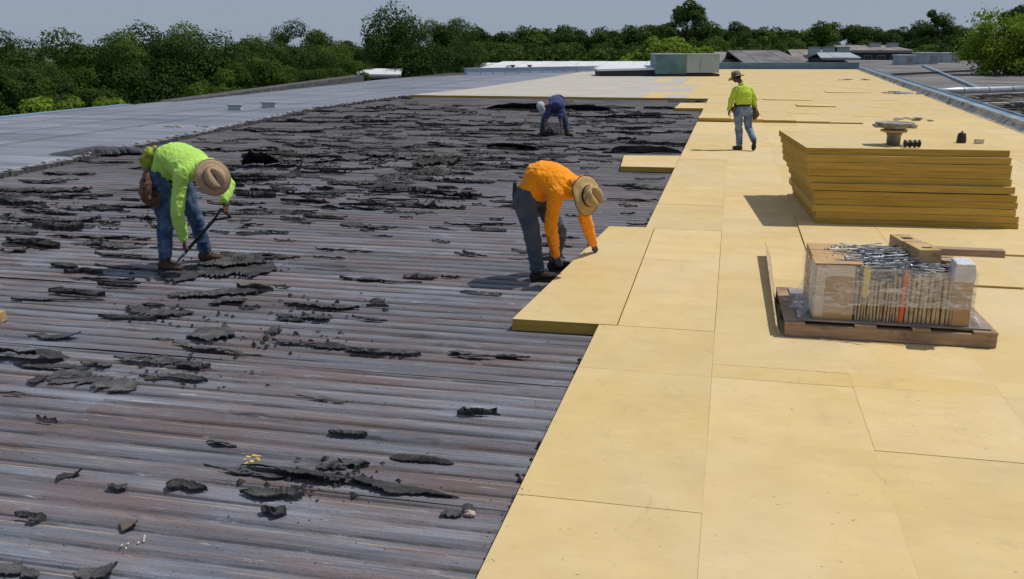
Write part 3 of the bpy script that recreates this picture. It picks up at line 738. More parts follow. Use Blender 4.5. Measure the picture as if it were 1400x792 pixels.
# turbine vent and roof pipes by the white roof
p=PD(697,98,86)
r=empty('turbine_vent',(p.x,p.y,p.z-.5),label='round grey turbine vent in front of the white roof',cat='roof vent')
g=G(); g.tube([(0,0,-.2),(0,0,.55)],.22,14); g.obj('pipe',M['zinc'],r); g=G(); g.ell((0,0,.75),V((.42,0,0)),V((0,.42,0)),V((0,0,.34))); g.obj('turbine_head',M['palemetal'],r)
for x in (701,724):
    p=PD(x,107,80); r=empty('vent_pipe',(p.x,p.y,BT-.03),label='short dark vent pipe standing against the low grey blue wall',cat='vent pipe',group='pipes at far wall')
    g=G(); g.tube([(0,0,-.05),(0,0,.5)],.12,10); g.obj('pipe',M['slab'],r); g=G(); g.tube([(0,0,.5),(0,0,.6)],.2,10); g.obj('pipe_hood',M['slab'],r)
# low dark monitor with white top
a=P(821,104,BT); b=P(897,103,BT)
r=empty('roof_monitor',(a.x,a.y-.6,BT),YAW+.02,label='low dark sided skylight curb with white top, left of the teal rooftop unit',cat='roof curb'); w=(b-a).length
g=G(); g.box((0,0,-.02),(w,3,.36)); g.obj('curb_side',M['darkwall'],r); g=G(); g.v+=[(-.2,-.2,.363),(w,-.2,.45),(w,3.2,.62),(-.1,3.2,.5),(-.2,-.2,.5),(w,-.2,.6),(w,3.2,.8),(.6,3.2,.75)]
for f in ((0,3,2,1),(4,5,6,7),(0,1,5,4),(1,2,6,5),(2,3,7,6),(3,0,4,7)): g.f.append(f); g.m.append(0)
g.obj('white_lid',M['whiteroof'],r)
# black wedge parapet at the left eave, blue gutter strip
r=empty('eave_upstand',(-23.3,46,0),label='low black membrane upstand at the far left eave under the trees',cat='upstand')
g=G(); g.prism([(0,-10),(.9,-10),(.5,12),(-.3,12)],-.4,[.06,.06,.42,.42]); g.obj('upstand_body',M['felt'],r)
g=G(); g.prism([(-23.55,-12),(-23.12,-12),(-23.12,34),(-23.55,34)],-.12,.035); tag(g.obj('gutter',M['bluewall']),'pale blue metal gutter along the left eave','gutter')
# the two pale blocks on the grey roof
for i,(x0,x1,y0,y1,lab) in enumerate(((312,329,142,151,'left one of two small white capped vents on the grey roof'),(358,376,139,148,'right one of two small white capped vents on the grey roof'))):
    p=P(x0,y1,.05); q=P(x1,y1,.05); w=(q-p).length; r=empty('roof_vent',(p.x,p.y,.045),YAW,label=lab,cat='roof vent',group='white vents on grey roof')
    h=w*.36; g=G(); g.box((0,0,0),(w,w*.7,h)); g.obj('vent_body',simple('dusty_white_metal',lin(.42,.43,.44),.6,.15,4),r); g=G(); g.box((-.03,-.03,h+.003),(w+.03,w*.7+.03,h+.05)); g.obj('vent_cap',M['palemetal'],r)

# ------------------------------------------------------------------ trees
def crown_mesh(seed,rx,rz,nb,nl,ls,leafmat,airy=.0):
    rnd=random.Random(seed); g=G(); blobs=[]
    for i in range(nb):
        th=rnd.uniform(0,6.283); u=rnd.uniform(-.75,1); rr=math.sqrt(max(0,1-u*u))*rnd.uniform(.45,.95)
        c=V((math.cos(th)*rr*rx,math.sin(th)*rr*rx,u*rz*rnd.uniform(.6,.95)))
        blobs.append((c,rx*rnd.uniform(.15,.36)))
    per=nl//nb
    for c,r in blobs:
        for _ in range(per):
            d=V((rnd.gauss(0,1),rnd.gauss(0,1),rnd.gauss(0,1))).normalized(); 
            lump=1+.35*nz(d.x*2.2+c.x,d.y*2.2+c.y,d.z*2.2+seed)
            p=c+V((d.x,d.y,d.z*.8))*r*lump*(rnd.uniform(.55,1.08)**.6)
            n=(d+V((rnd.gauss(0,.6),rnd.gauss(0,.6),rnd.gauss(.35,.5)))).normalized()
            t=n.orthogonal().normalized(); t=Matrix.Rotation(rnd.uniform(0,6.28),3,n)@t; b=n.cross(t); s=ls*rnd.uniform(.55,1.25)
            q=len(g.v); g.v+=[tuple(p-t*s),tuple(p+b*s*.55-t*s*.1+n*s*.15),tuple(p+t*s),tuple(p-b*s*.5+t*s*.15)]
            g.f.append((q,q+1,q+2,q+3)); g.m.append(0)
    return g.mesh('crown',leafmat),blobs
def trunk_mesh(seed,h,r,blobs,zc):
    rnd=random.Random(seed+99); g=G()
    pts=[(0,0,-zc)]; 
    for i in range(1,6): pts.append((rnd.uniform(-.25,.25)*i*.4,rnd.uniform(-.25,.25)*i*.4,-zc+(zc+h*.25)*i/5))
    g.tube(pts,[r*(1-.14*i) for i in range(6)],8)
    for c,br in rnd.sample(blobs,min(9,len(blobs))):
        k=rnd.randint(2,4); s=V(pts[k]); m=s.lerp(c,.5)+V((0,0,.3)); g.tube([s,m,c],[r*.42,r*.25,r*.08],5)
    return g.mesh('trunk',M['bark'])
VAR={}
def variants(key,n,rx,rz,nb,nl,ls,lm,zc,r):
    VAR[key]=[]
    for i in range(n):
        cm,bl=crown_mesh(len(VAR)*31+i*7+3,rx,rz*(1+.1*(i%3)),nb,nl,ls,M[lm]); VAR[key].append((cm,trunk_mesh(i,rz,r,bl,zc)))
variants('dark',5,3.6,4.2,34,30000,.085,'leaf_d',7,.26)
variants('mid',4,3.4,3.6,30,26000,.085,'leaf_m',6.5,.24)
variants('light',2,2.6,2.2,16,8000,.15,'leaf_l',4,.16)
variants('far',5,4.2,4.0,26,13000,.17,'leaf_d',7,.3)
variants('farmid',4,4.0,3.4,24,12000,.17,'leaf_m',7,.3)
def tree(key,px,ptop,D,scale,label,group,name='leafy_tree',sz=1.0):
    cm,tm=random.choice(VAR[key]); p=PD(px,ptop,D); h={'dark':4.2,'mid':3.6,'light':2.2,'far':4.0,'farmid':3.4}[key]*scale*sz
    z=p.z-h*1.12
    r=empty(name,(p.x,p.y,-6),random.uniform(0,6.28),label=label,cat='tree',group=group)
    zc={'dark':7,'mid':6.5,'light':4,'far':7,'farmid':7}[key]
    o=put('crown',cm,r,(0,0,z+6),(0,0,0),(scale,scale,scale*sz)); k=(z+6)/zc
    put('trunk',tm,r,(0,0,z+6),(0,0,0),(scale,scale,k)); return r
LT=[(178,42,70,1.1),(212,34,72,1.1),(340,38,84,.95),(425,42,88,1.0),(455,46,90,.95),(368,40,88,1.0),(-60,45,70,1.1),(-15,44,66,1.0),(22,42,62,1.05),(62,40,60,1.1),(95,47,64,1.0),(128,52,60,.95),(160,50,66,1.0),(190,38,62,.9),(232,27,64,1.05),(262,31,68,1.0),(290,32,66,1.05),(318,60,72,.9),(352,58,74,.85),(385,29,80,.8),(408,50,76,1.0),(440,38,82,.85),(470,52,96,.95),(495,58,98,.9)]
labs={}
for i,(x,y,D,s) in enumerate(LT):
    tree('dark' if i%3 else 'mid',x,y,D,s*1.22,'dark green broadleaf tree in the wood behind the grey roof, left of the big tree','trees behind the grey roof')
for i in range(20):
    x=-40+i*28+random.uniform(-8,8); tree(random.choice(['mid','dark','mid']),x,random.uniform(72,98),random.uniform(50,56)+max(0,x)*.06,.8,'lower green tree in front of the taller wood along the left eave','lower trees along left eave')
for x,y,D,s in ((52,128,46,.6),(100,126,47,.62),(135,131,45,.55),(75,134,44,.5),(160,128,50,.55)):
    tree('light',x,y,D,s*1.25,'bright yellow green bushy tree just beyond the left eave','bright bushes beyond left eave','bushy_tree')
for x,y,D,s in ((350,78,62,.8),(300,92,58,.8),(440,84,74,.8),(395,80,72,.9),(470,78,78,.8)):
    tree('mid',x,y,D,s,'mid green tree at the end of the grey roof, left of the big tree','trees at roof corner')
# the big tree
big=[(558,-8,88,1.6,'tall big dark tree rising above all others left of centre',1.2),(620,14,112,1.1,'thinner loose crowned tree leaning against the big tree at its right',1.2)]
for x,y,D,s,lab,sz in big: tree('dark',x,y,D,s,lab,None,sz=sz)
for x,y,D,s in ((528,34,94,.85),(588,28,92,.9),(560,60,90,.9),(600,62,112,.9),(640,60,116,1.0),(500,62,98,.8),(540,70,92,.8)):
    tree('dark',x,y,D,s,'dark side tree crowding round the foot of the big tall tree','trees round the big tree')
# far right forest, two ranks
x=630; i=0
while x<1460:
    yt=40-8*math.sin((x-620)/260)+6*nz(x*.013,3)+5*nz(x*.06)
    tree('far' if random.random()<.7 else 'farmid',x,yt,random.uniform(165,185),random.uniform(1.15,1.5),'distant dark tree in the skyline row of the far wood','skyline trees of the far wood'); x+=19; i+=1
x=640
while x<1460:
    yt=56+5*nz(x*.02,8)+random.uniform(-3,3)
    tree(random.choice(['farmid','far','farmid']),x,yt,random.uniform(140,155),random.uniform(.95,1.2),'distant mid green tree in the lower front row of the far wood','front trees of the far wood'); x+=23
tree('far',940,2,150,1.1,'tall round topped tree standing out of the far wood behind the rooftop unit',None)
tree('far',1280,12,150,.95,'taller dark tree standing out of the far wood above the three roof boxes',None)
for x,y in ((905,44),(925,46),(885,52),(950,58)): tree('light',x,y,118,1.5,'yellow green young tree behind the teal rooftop unit','bright trees behind rooftop unit')
tree('far',1405,0,150,1.3,'tall dark tree at the far right edge of the skyline',None)
# understorey mass
g=G(); rnd=random.Random(4)
for i in range(26000):
    px=rnd.uniform(-80,1480); 
    D=(rnd.uniform(58,75) if px<500 else rnd.uniform(88,100) if px<640 else rnd.uniform(136,142)); p=PD(px,60,D); zz=rnd.uniform(-6,-1.0 if px<640 else 1.6); s=rnd.uniform(.2,.45)
    n=V((rnd.gauss(0,1),rnd.gauss(0,1),rnd.gauss(.4,1))).normalized(); t=n.orthogonal().normalized(); b=n.cross(t); p.z=zz
    q=len(g.v); g.v+=[tuple(p-t*s),tuple(p+b*s*.6),tuple(p+t*s),tuple(p-b*s*.6)]; g.f.append((q,q+1,q+2,q+3)); g.m.append(0)
tag(g.obj('undergrowth',M['leaf_d']),'dark green undergrowth below the trees','undergrowth',kind='stuff')
# bright open tree at right, separate stems
def open_tree():
    p=PD(1368,118,78); r=empty('young_tree',(p.x,p.y,-6),label='bright green open tree with thin bare stems at the right edge',cat='tree')
    rnd=random.Random(12); tips=[]
    s=78/1299; 
    for (x0,x1,x2,yt) in ((1356,1350,1344,62),(1362,1360,1358,46),(1372,1374,1376,34),(1377,1383,1392,36),(1382,1394,1406,46),(1388,1404,1422,56)):
        a=PD(x0,130,78); b=PD(x1,100,78+rnd.uniform(-1,1)); c=PD(x2,yt,78+rnd.uniform(-2,2)); o=V((p.x,p.y,-6))
        g=G(); base=V((a.x,a.y,-6)); g.tube([base-o,a-o,b-o,c-o],[.16,.12,.09,.03],7); g.obj('stem',M['bark'],r,True)
        tips+= [(b-o,c-o)]
    g=G()
    for k in range(58):
        b,c=rnd.choice(tips); t=rnd.uniform(.12,1.1); ct=b.lerp(c,t)+V((rnd.gauss(0,.75),rnd.gauss(0,.9),rnd.gauss(.1,.5))); rr=rnd.uniform(.5,1.0)
        for _ in range(330):
            d=V((rnd.gauss(0,1),rnd.gauss(0,1),rnd.gauss(0,.55)))*rr*.62; q0=ct+d; n=V((rnd.gauss(0,1),rnd.gauss(0,1),rnd.gauss(.8,1))).normalized(); tt=n.orthogonal().normalized(); bb=n.cross(tt); ss=rnd.uniform(.07,.16)
            q=len(g.v); g.v+=[tuple(q0-tt*ss),tuple(q0+bb*ss*.6),tuple(q0+tt*ss),tuple(q0-bb*ss*.6)]; g.f.append((q,q+1,q+2,q+3)); g.m.append(0)
    g.obj('crown',M['leaf_l'],r)
open_tree()

# ------------------------------------------------------------------ board stack
st=empty('board_stack',(1.13,12.55,0),R_(3),label='tall stack of eleven yellow insulation boards beside the pallet, leaning a little',cat='board stack')
z=BT+.003; th=.0875; rs=random.Random(5)
for i in range(11):
    g=G(); L=2.42; Wd=2.55
    dx=(-.012*i if i<5 else -.06-.020*(i-5)-.03)+rs.uniform(-.016,.016); dy=rs.uniform(-.02,.02); a=.004*i+rs.uniform(-.006,.006)
    nx=12
    sag=lambda x,y: .006*nz(x*1.4,y,i*3.1)
    poly=[]
    for q in range(nx+1): poly.append((L*q/nx,0+.006*nz(q*.9,i)))
    for q in range(nx+1): poly.append((L-L*q/nx,Wd+.006*nz(q*.7,i+9)))
    zt=[th-.004+sag(*p_) for p_ in poly]; zb=[.0+.004*nz(p_[0]*1.1,p_[1],i*2.2+7) for p_ in poly]
    zb=[max(0,b) for b in zb]
    g.prism(poly,zb,zt,0,1)
    o=g.obj('stacked_board',[M['board'],M['foam']],st); o.location=(dx,dy,z); o.rotation_euler=(0,0,a); z+=th+(.012 if i==4 else .001)
ST=z
# things on top of the stack
def lathe(g,prof,seg=28,mi=0,wob=0):
    rs_=[]
    for r,zz in prof: rs_.append([(r*math.cos(a)*(1+wob*nz(math.cos(a)*2,math.sin(a)*2,zz*9)),r*math.sin(a)*(1+wob*nz(math.cos(a)*2,math.sin(a)*2,zz*9)),zz) for a in [2*math.pi*q/seg for q in range(seg)]])
    return g.rings(rs_,mi)
p=P(1221,198,ST)
r=empty('roof_drain',p,label='rusty round roof drain bowl on a short pedestal standing on the board stack',cat='roof drain')
g=G(); lathe(g,[(.07,0),(.085,.004),(.085,.12),(.095,.125),(.095,.15)]); g.obj('pedestal',M['zinc'],r,True)
g=G(); lathe(g,[(.09,.151),(.16,.165),(.17,.19),(.12,.20)],wob=.12); g.obj('clamp_ring',M['timber'],r)
g=G(); lathe(g,[(.11,.201),(.21,.225),(.235,.265),(.24,.285),(.215,.288),(.19,.262),(.05,.255)],wob=.05); g.obj('bowl',M['zinc'],r,True)
for a in (.3,1.4,2.6,3.6,4.7,5.6):
    g=G(); g.box((.2,-.03,.225),(.285,.03,.25),0,Matrix.Rotation(a,4,'Z')); g.obj('lug',M['zinc'],r)
p=P(1246,202,ST); r=empty('screw_box_reel',p,.2,label='small black spool lying beside the roof drain',cat='spool')
g=G(); g.tube([(-.085,0,.05),(.085,0,.05)],.036,14); g.obj('spool_core',M['black'],r)
for x in (-.09,-.03,.03,.085):
    g=G(); g.tube([(x,0,.05),(x+.014,0,.05)],.049,16); g.obj('spool_flange',M['black'],r)
r.name='cable_spool'
p=P(1314,195,ST); r=empty('canister',p,label='small dark brown canister with a knob on the board stack',cat='canister')
g=G(); lathe(g,[(.06,0),(.062,.01),(.052,.105),(.045,.115)]); g.obj('can_body',simple('dark_brown_paint',lin(.04,.028,.022),.5),r,True)
g=G(); lathe(g,[(.047,.116),(.03,.128),(.012,.132),(.012,.15),(.004,.152)]); g.obj('cap',M['black'],r,True)
p=P(1338,196,ST); r=empty('foam_block',p,.15,label='little cream foam offcut at right on the board stack',cat='foam block'); g=G(); g.box((-.05,-.03,0),(.055,.03,.055)); g.obj('block_body',M['foamw'],r)

# ------------------------------------------------------------------ pallet and its load
pa=V((.51,7.51,BT)); ang=math.atan2(.09,1.56)*.4
pal=empty('wooden_pallet',pa+V((0,0,.004)),ang,label='worn brown timber pallet on the yellow boards carrying the boxed screws',cat='pallet')
W=1.56; Dp=1.12
for y in (0,.51,1.02):
    g=G(); g.box((0,y,0),(W,y+.09,.098)); g.obj('stringer',M['pallet'],pal)
for x,w_b in ((0,.15),(.525,.16),(.95,.13),(1.39,.17)):
    g=G(); g.box((x,-.012,.1),(x+w_b,Dp-.005+random.uniform(-.01,.01),.122)); g.obj('deck_board',M['pallet'],pal)
for x in (.12,.7,1.28):
    g=G(); g.box((x,.02,-.0035),(x+.1,1.08,-.0005)); g.obj('bottom_board',M['pallet'],pal)
def palp(x,y,z=0): return pa+V((x*math.cos(ang)-y*math.sin(ang),x*math.sin(ang)+y*math.cos(ang),z))
zs=.004+.1225
r=empty('plywood_sheet',palp(0,0,zs),ang,label='thin grey plywood sheet between the pallet and the cartons',cat='plywood')
g=G(); g.box((.10,.035,.001),(1.52,1.05,.014)); g.obj('sheet',simple('grey_ply',lin(.30,.25,.21),.85,.3,3),r)
zb=zs+.0155
bx0,bx1,by0,by1,bh=.21,1.37,.08,.88,.44
# big carton (left) with white side labels
c=empty('cardboard_carton',palp(bx0,by0,zb),ang,label='large brown cardboard carton at the left end of the pallet load',cat='carton')
g=G(); g.box((0,0,0),(.30,.80,bh)); g.obj('carton_body',M['card'],c)
g=G(); g.box((.006,-.004,.02),(.075,-.001,bh-.02)); g.obj('side_label',M['cardw'],c)
g=G(); g.box((.076,-.0045,bh-.09),(.29,-.0012,bh-.002)); g.obj('top_tape',M['cardw'],c)
g=G(); g.box((-.004,.02,.01),(-.001,.30,bh-.01)); g.obj('side_label',M['whitepl'],c)
for y in (.26,.54):
    g=G(); g.box((-.0022,y-.004,.01),(-.0008,y+.004,bh)); g.obj('flap_seam',M['slab'],c)
g=G(); g.box((.0,.0,bh+.001),(.36,.26,bh+.006),0,Matrix.Rotation(-.02,4,'Y')); g.obj('flap',M['card'],c)
g=G(); g.box((.0,.27,bh+.001),(.36,.52,bh+.006)); g.obj('flap',M['card'],c)
g=G(); g.box((.0,.53,bh+.001),(.36,.80,bh+.008)); g.obj('flap',M['card'],c)
# screw bundle
sb=empty('screw_bundle',palp(bx0+.305,by0,zb),ang,label='bundle of upright pale strips and long grey screws strapped on the pallet',cat='screw bundle')
wd=bx1-bx0-.305; rs=random.Random(3)
g=G(); g.box((.0,.035,0),(wd,.80,bh-.11)); g.obj('inner_carton',simple('inner_carton_painted_shade',lin(.17,.11,.065),.9),sb)  # carton brown darkened in the colour to imitate shade behind the strips
x=.012
while x<wd-.03:
    w=(.016 if x<wd*.35 else .026)+rs.uniform(-.003,.004); h=(bh-.12 if x<wd*.3 else bh-.065)+rs.uniform(-.015,.012)
    g=G(); y=rs.uniform(-.004,.01); lean=rs.uniform(-.012,.012)
    n=len(g.v)
    rsx=[]
    for zz,k in ((0.0,1),(h*.5,1.03),(h,.96)):
        ox=lean*zz/h; rsx.append([(x+ox,y+.006,zz),(x+ox+.004,y,zz),(x+ox+w*k-.004,y,zz),(x+ox+w*k,y+.006,zz),(x+ox+w*k,y+.03,zz),(x+ox,y+.03,zz)])
    g.rings(rsx); g.obj('strip',M['stick'],sb)
    g=G(); 
    for q in range(2):
        xx=x+w*(.3+.4*q); g.tube([(xx,y+.014,h-.01),(xx+rs.uniform(-.01,.01),y+.014,h+.028)],.0035,5); g.tube([(xx,y+.014,h+.026),(xx,y+.014,h+.033)],.009,6)
    g.obj('screw_tip',M['screw'],sb); x+=w+rs.uniform(.004,.009)
def screw_me(L):
    g=G(); g.tube([(0,0,0),(L,0,0)],.0042,6); g.tube([(-.008,0,0),(0,0,0)],[.011,.007],8); g.tube([(L,0,0),(L+.015,0,0)],[.004,.0008],5); return g.mesh('screw',M['screw'])
sm_=[screw_me(l) for l in (.26,.32,.38)]
for i in range(280):
    x=rs.uniform(-.20,wd-.42); y=rs.uniform(.03,.74); lay=rs.random(); 
    put('screw',rs.choice(sm_),sb,(x,y,bh-.075+.125*lay*(1-.5*abs(y-.4)/.4)+(.012 if x<.0 else 0)),(0,rs.gauss(0,.10),rs.gauss(.0,.22)+(math.pi if (rs.random()<.25 and x>.25) else 0)))
g=G(); g.box((.0,-.008,-.002),(.026,-.0055,bh-.015),0,Matrix.Translation((wd*.395,0,0))@Matrix.Rotation(.04,4,'Y')); g.box((.0,-.0085,.12),(.012,-.006,bh+.03),0,Matrix.Translation((wd*.41,0,0))@Matrix.Rotation(-.25,4,'Y')@Matrix.Translation((0,0,.07))); 
g.v=[v for v in g.v[:8]]; g.f=g.f[:6]; g.m=g.m[:6]; g.obj('orange_strap',M['red'],sb)
g=G(); g.box((wd*.06,-.0085,bh*.45),(wd*.12,-.006,bh)); g.obj('yellow_strap',M['yellow'],sb)
# small carton at right end
c=empty('cardboard_carton',palp(bx1-.13,by0+.005,zb),ang,label='narrow tan carton at the right end of the pallet load under the white packet',cat='carton')
g=G(); g.box((0.003,-.02,0),(.125,.75,bh-.03)); g.obj('carton_body',M['card'],c)
# blocks, packet, plank
zt_=zb+bh
r=empty('timber_block',palp(bx0+.72,.62,zt_+.003),.15+ang,label='upper rear timber block lying on the screws',cat='timber block',group='timber blocks on the load'); g=G(); g.box((0,0,.0),(.16,.30,.10)); g.obj('block_body',M['timber'],r)
g=G(); g.box((.04,.08,.101),(.12,.16,.1025)); g.obj('printed_mark',M['slab'],r)
r=empty('timber_block',palp(bx0+.79,.27,zt_+.0),.18+ang,label='nearer timber block with sawn end on top of the screws',cat='timber block',group='timber blocks on the load'); g=G(); g.box((0,0,.0),(.17,.33,.105)); g.obj('block_body',M['timber'],r)
g=G(); g.box((.05,.07,.106),(.13,.11,.1075)); g.obj('printed_mark',M['slab'],r)
r=empty('white_packet',palp(bx1-.19,.03,zt_-.026),ang-.05,label='white wrapped packet on the right front corner of the load',cat='packet')
g=G(); g.box((.025,-.03,-.05),(.175,.22,.06)); g.box((.03,-.045,.07),(.165,.2,.095)); PACK=(g,r)
r=empty('timber_plank',palp(bx1-.22,.46,zt_+.03),ang-.02,label='short plank poking out to the right from the load top',cat='plank'); g=G(); g.box((0,0,0),(.52,.10,.055)); g.obj('plank_body',M['pallet'],r)
# stretch film
fl=empty('stretch_film',palp(bx0,by0,zb),ang,label='clear crinkled plastic film wrapped round the pallet load',cat='plastic wrap')
Wl=bx1-bx0
def filmsheet(path,z0,z1,amp,nx=60,nz_=14,seed=0,skirt=0):
    # wraps along a path (list of xy)
    P_=[V((*a,0)) for a in path]; L_=[0]
    for a,b in zip(P_,P_[1:]): L_.append(L_[-1]+(b-a).length)
    g=G()
    for i in range(nx+1):
        s=L_[-1]*i/nx; k=max(j for j in range(len(L_)-1) if L_[j]<=s+1e-9); t=(s-L_[k])/(L_[k+1]-L_[k]); p=P_[k].lerp(P_[k+1],t); d=(P_[k+1]-P_[k]).normalized(); n=V((d.y,-d.x,0))
        for j in range(nz_+1):
            v=j/nz_; z=z0+(z1-z0)*v+.012*nz(s*9,v*2,seed); a=amp*(abs(nz(s*7,v*5,seed))+.35*nz(s*25,v*14,seed+4)+.5)
            if skirt and v<.25: a+=skirt*(1-v/.25)**1.6*(.6+abs(nz(s*11,seed)))
            q=p+n*a; g.v.append((q.x,q.y,max(z,.004)))
    for i in range(nx):
        for j in range(nz_):
            a=i*(nz_+1)+j; g.f.append((a,a+nz_+1,a+nz_+2,a+1)); g.m.append(0)
    return g
filmsheet([(.30,-.014),(Wl+.012,-.014)],bh*.30,bh-.012,.010,70,16,1).obj('front_film',M['film'],fl,True)
filmsheet([(Wl+.012,-.012),(Wl+.012,.80)],0,bh-.01,.018,40,14,2,skirt=.10).obj('side_film',M['film'],fl,True)
filmsheet([(-.012,.80),(-.012,-.012)],0,bh-.01,.016,40,14,3,skirt=.12).obj('side_film',M['film'],fl,True)
filmsheet([(-.012,-.016),(.32,-.016)],bh*.12,bh-.005,.006,30,12,5).obj('front_film',M['film'],fl,True)
# leaning edge board left of the pallet
q0=P(1065,459,BT); q1=P(1052,350,BT); d=(q1-q0); L=math.hypot(d.x,d.y)
r=empty('edge_board',(q0.x,q0.y,BT+.003),math.atan2(d.y,d.x),label='thin tan board standing on edge left of the pallet, casting a thin shadow',cat='edge board')
g=G(); g.v+=[(0,0,0),(L,0,0),(L,.06,.15),(0,.03,.08),(0,-.012,0),(L,-.012,0),(L,.048,.15),(0,.018,.08)]
for f in ((0,1,2,3),(7,6,5,4),(0,4,5,1),(1,5,6,2),(2,6,7,3),(3,7,4,0)): g.f.append(f); g.m.append(0)
g.obj('board_sheet',M['stick'],r)
# bent wire stub left of carton
g=G(); p=palp(bx0-.13,.35,.22); g.tube([p+V((-.08,0,-.01)),p,p+V((.11,.02,.0))],.006,6); g.tube([p+V((-.085,0,-.03)),p+V((-.085,0,.01))],.008,6)
tag(g.obj('bent_fastener',M['zinc']),'bent metal fastener sticking out left of the wrapped carton','fastener')

# ------------------------------------------------------------------ torn felt on the deck
def scrap_mesh(seed,L,W,lift,rag=.35,th=.006,mode=0,mat=None,fine=1.0):
    nx=int(min(110,max(30,L/.016)*fine)); ny=int(min(20,max(8,W/.03)*fine)); g=G()
    top=[];bot=[]; sr=random.Random(seed*13.7); K=[[sr.random() for _ in range(14)] for _ in range(4)]; pl,pr=sr.uniform(1.0,9),sr.uniform(1.0,9)
    def pw(k,t,n):
        t=min(max((t+.10*nz(t*5,seed)+1)/2,0),.9999)*n; i_=int(t); f_=t-i_; return K[k][i_%14]*(1-f_)+K[k][(i_+1)%14]*f_
    kn=4+int(L*2.3)
    for i in range(nx+1):
        u=-1+2*i/nx
        env=(1-abs(u)**(pr if u>0 else pl))*1.05
        up=env*(.25+1.0*pw(0,u,kn)+rag*.5*nz(u*L*3.1,1.7,seed)+rag*.55*nz(u*L*8+2*nz(u*L*3,seed),4,seed)+(rag*.5+.15)*nz(u*L*31,7,seed)+.12*nz(u*L*60,2,seed)); dn=env*(.25+1.0*pw(1,u,kn)+rag*.5*nz(u*L*2.7,9.1,seed)+rag*.55*nz(u*L*9+2*nz(u*L*3,seed+2),12,seed)+(rag*.5+.15)*nz(u*L*29,3,seed)+.12*nz(u*L*56,5,seed))
        up=max(.03,up); dn=max(.03,dn); shift=.35*nz(u*L*1.1,33,seed)
        for j in range(ny+1):
            v=-1+2*j/ny; y=(v*(up if v>0 else dn)+shift)*W/2
            x=u*L/2*(1+.05*rag*nz(v*3,u*3,seed))+.03*rag*nz(v*W*14,2,seed+u*4)
            s=nz(x*3.2,y*3.2,seed+3); s2=nz(x*9,y*9,seed+8); s3=nz(x*28,y*28,seed)
            if mode==0: z=lift*(.50*max(0,s)+.14*abs(s2)+.04*s3)+lift*.55*max(0,-v)**2*(.5+.8*nz(u*2.4,6,seed))
            elif mode==1: z=lift*((1-v)/2)**.8*(.10+1.05*pw(2,u*.98,3+int(L*1.5)))*(1-abs(u)**5)+lift*.16*abs(s2)           # tented ridge
            elif mode==2: z=lift*(max(0,u)**2.2)*(1+.4*s)+lift*.10*abs(s2)                                               # end curls up
            elif mode==3: z=lift*(abs(v)**2.0)*(.75+.5*s)+lift*.12*abs(s2)                                               # trough
            elif mode==5: z=lift*((1-v)/2)**.7*(.72+.3*pw(2,u,5))*(1-abs(u)**6)+.01*s2
            elif mode==6: z=lift*(1-u*u)**.8*(1-v*v)**.8*(.85+.3*s)+.03*lift*s2
            else: z=lift*(1-u*u)*(1-v*v*.7)*(.8+.5*s2)+.07*lift*abs(s3)                                                  # dome
            z=.004+max(0,z)+.004*abs(s3)+.0015*abs(nz(x*60,y*60,seed)); top.append((x,y,z+th)); bot.append((x,y,max(.001,z-.0)))
    n=len(top); g.v=top+bot; k=ny+1
    for i in range(nx):
        for j in range(ny):
            a=i*k+j; g.f.append((a,a+k,a+k+1,a+1)); g.m.append(0); g.f.append((n+a,n+a+1,n+a+k+1,n+a+k)); g.m.append(0)
    for i in range(nx):
        a=i*k; g.f.append((a,n+a,n+a+k,a+k)); g.m.append(0); a=i*k+ny; g.f.append((a,a+k,n+a+k,n+a)); g.m.append(0)
    for j in range(ny):
        a=j; g.f.append((a,a+1,n+a+1,n+a)); g.m.append(0); a=nx*k+j; g.f.append((a,n+a,n+a+1,a+1)); g.m.append(0)
    return g.mesh('felt_scrap',mat or M['felt'])
def scrap(px,py,wpx,hpx,label,lift=.05,mode=0,rot=None,seed=None,rag=.35,mat=None,name='felt_scrap'):
    # wpx: pixel length, hpx: apparent pixel height -> ground depth
    p=P(px,py); dist=p.dot(Hv); ppm=1299/ (dist*math.cos(PITCH)+CAMH*math.sin(PITCH))
    vpm=(py-60)**2/(1299*CAMH)
    L=wpx/ppm; W=max(.05,max(.25*hpx,hpx-lift*ppm*.7)/vpm)
    W=min(W,max(1.4*L,.3))
    if py>300: W=max(W,.10); lift=min(lift,(.30 if mode in (1,3,5) else .42)*W, .5*L)
    me=scrap_mesh(seed if seed is not None else px*.37+py*.11,L,W,lift,rag,mode=mode,mat=mat)
    o=put(name,me,None,(p.x,p.y,0),(0,0,rot or 0)); tag(o,label,'roofing scrap','torn felt scraps on the steel deck'); return o
S=scrap
S(292,372,170,38,'big ragged black felt piece under the boots of the man in lime',.05,0,.30,rag=.5)
S(318,364,90,20,'long thin ragged strip right of the lime man boots',.05,3,.35,rag=.5)
S(88,366,46,14,'small upturned black chunk left of the lime man, alone on bare ribs',.12,3,-.1)
S(34,489,130,34,'large smooth dark flap at the left edge with raised lower lip',.10,1,.12,rag=.15)
S(288,460,62,46,'tall jagged dark piece below centre left, narrow at its top',.07,0,.65,rag=.35)
S(312,414,52,18,'thin jagged diagonal strip above the tall jagged piece',.06,0,.7,rag=.5)
S(218,426,100,22,'wide crumbly felt patch with spiky edge left of the diagonal strip',.06,0,.0,rag=.8)
S(175,437,90,8,'thin hollow loop of felt beneath the crumbly patch',.03,3,0,rag=.3)
S(262,503,58,18,'crumpled black lump with hollow shaded top in left middle',.10,3,0,rag=.7)
S(250,520,78,9,'narrow curled strip with tan broken edge under the crumpled lump',.06,3,-.05,rag=.4)
S(75,461,82,12,'thin flat dark strip with curled left tip, left middle',.05,2,.05)
S(132,500,46,10,'small black ragged bar right of the large left flap',.05,0,0,rag=.6)
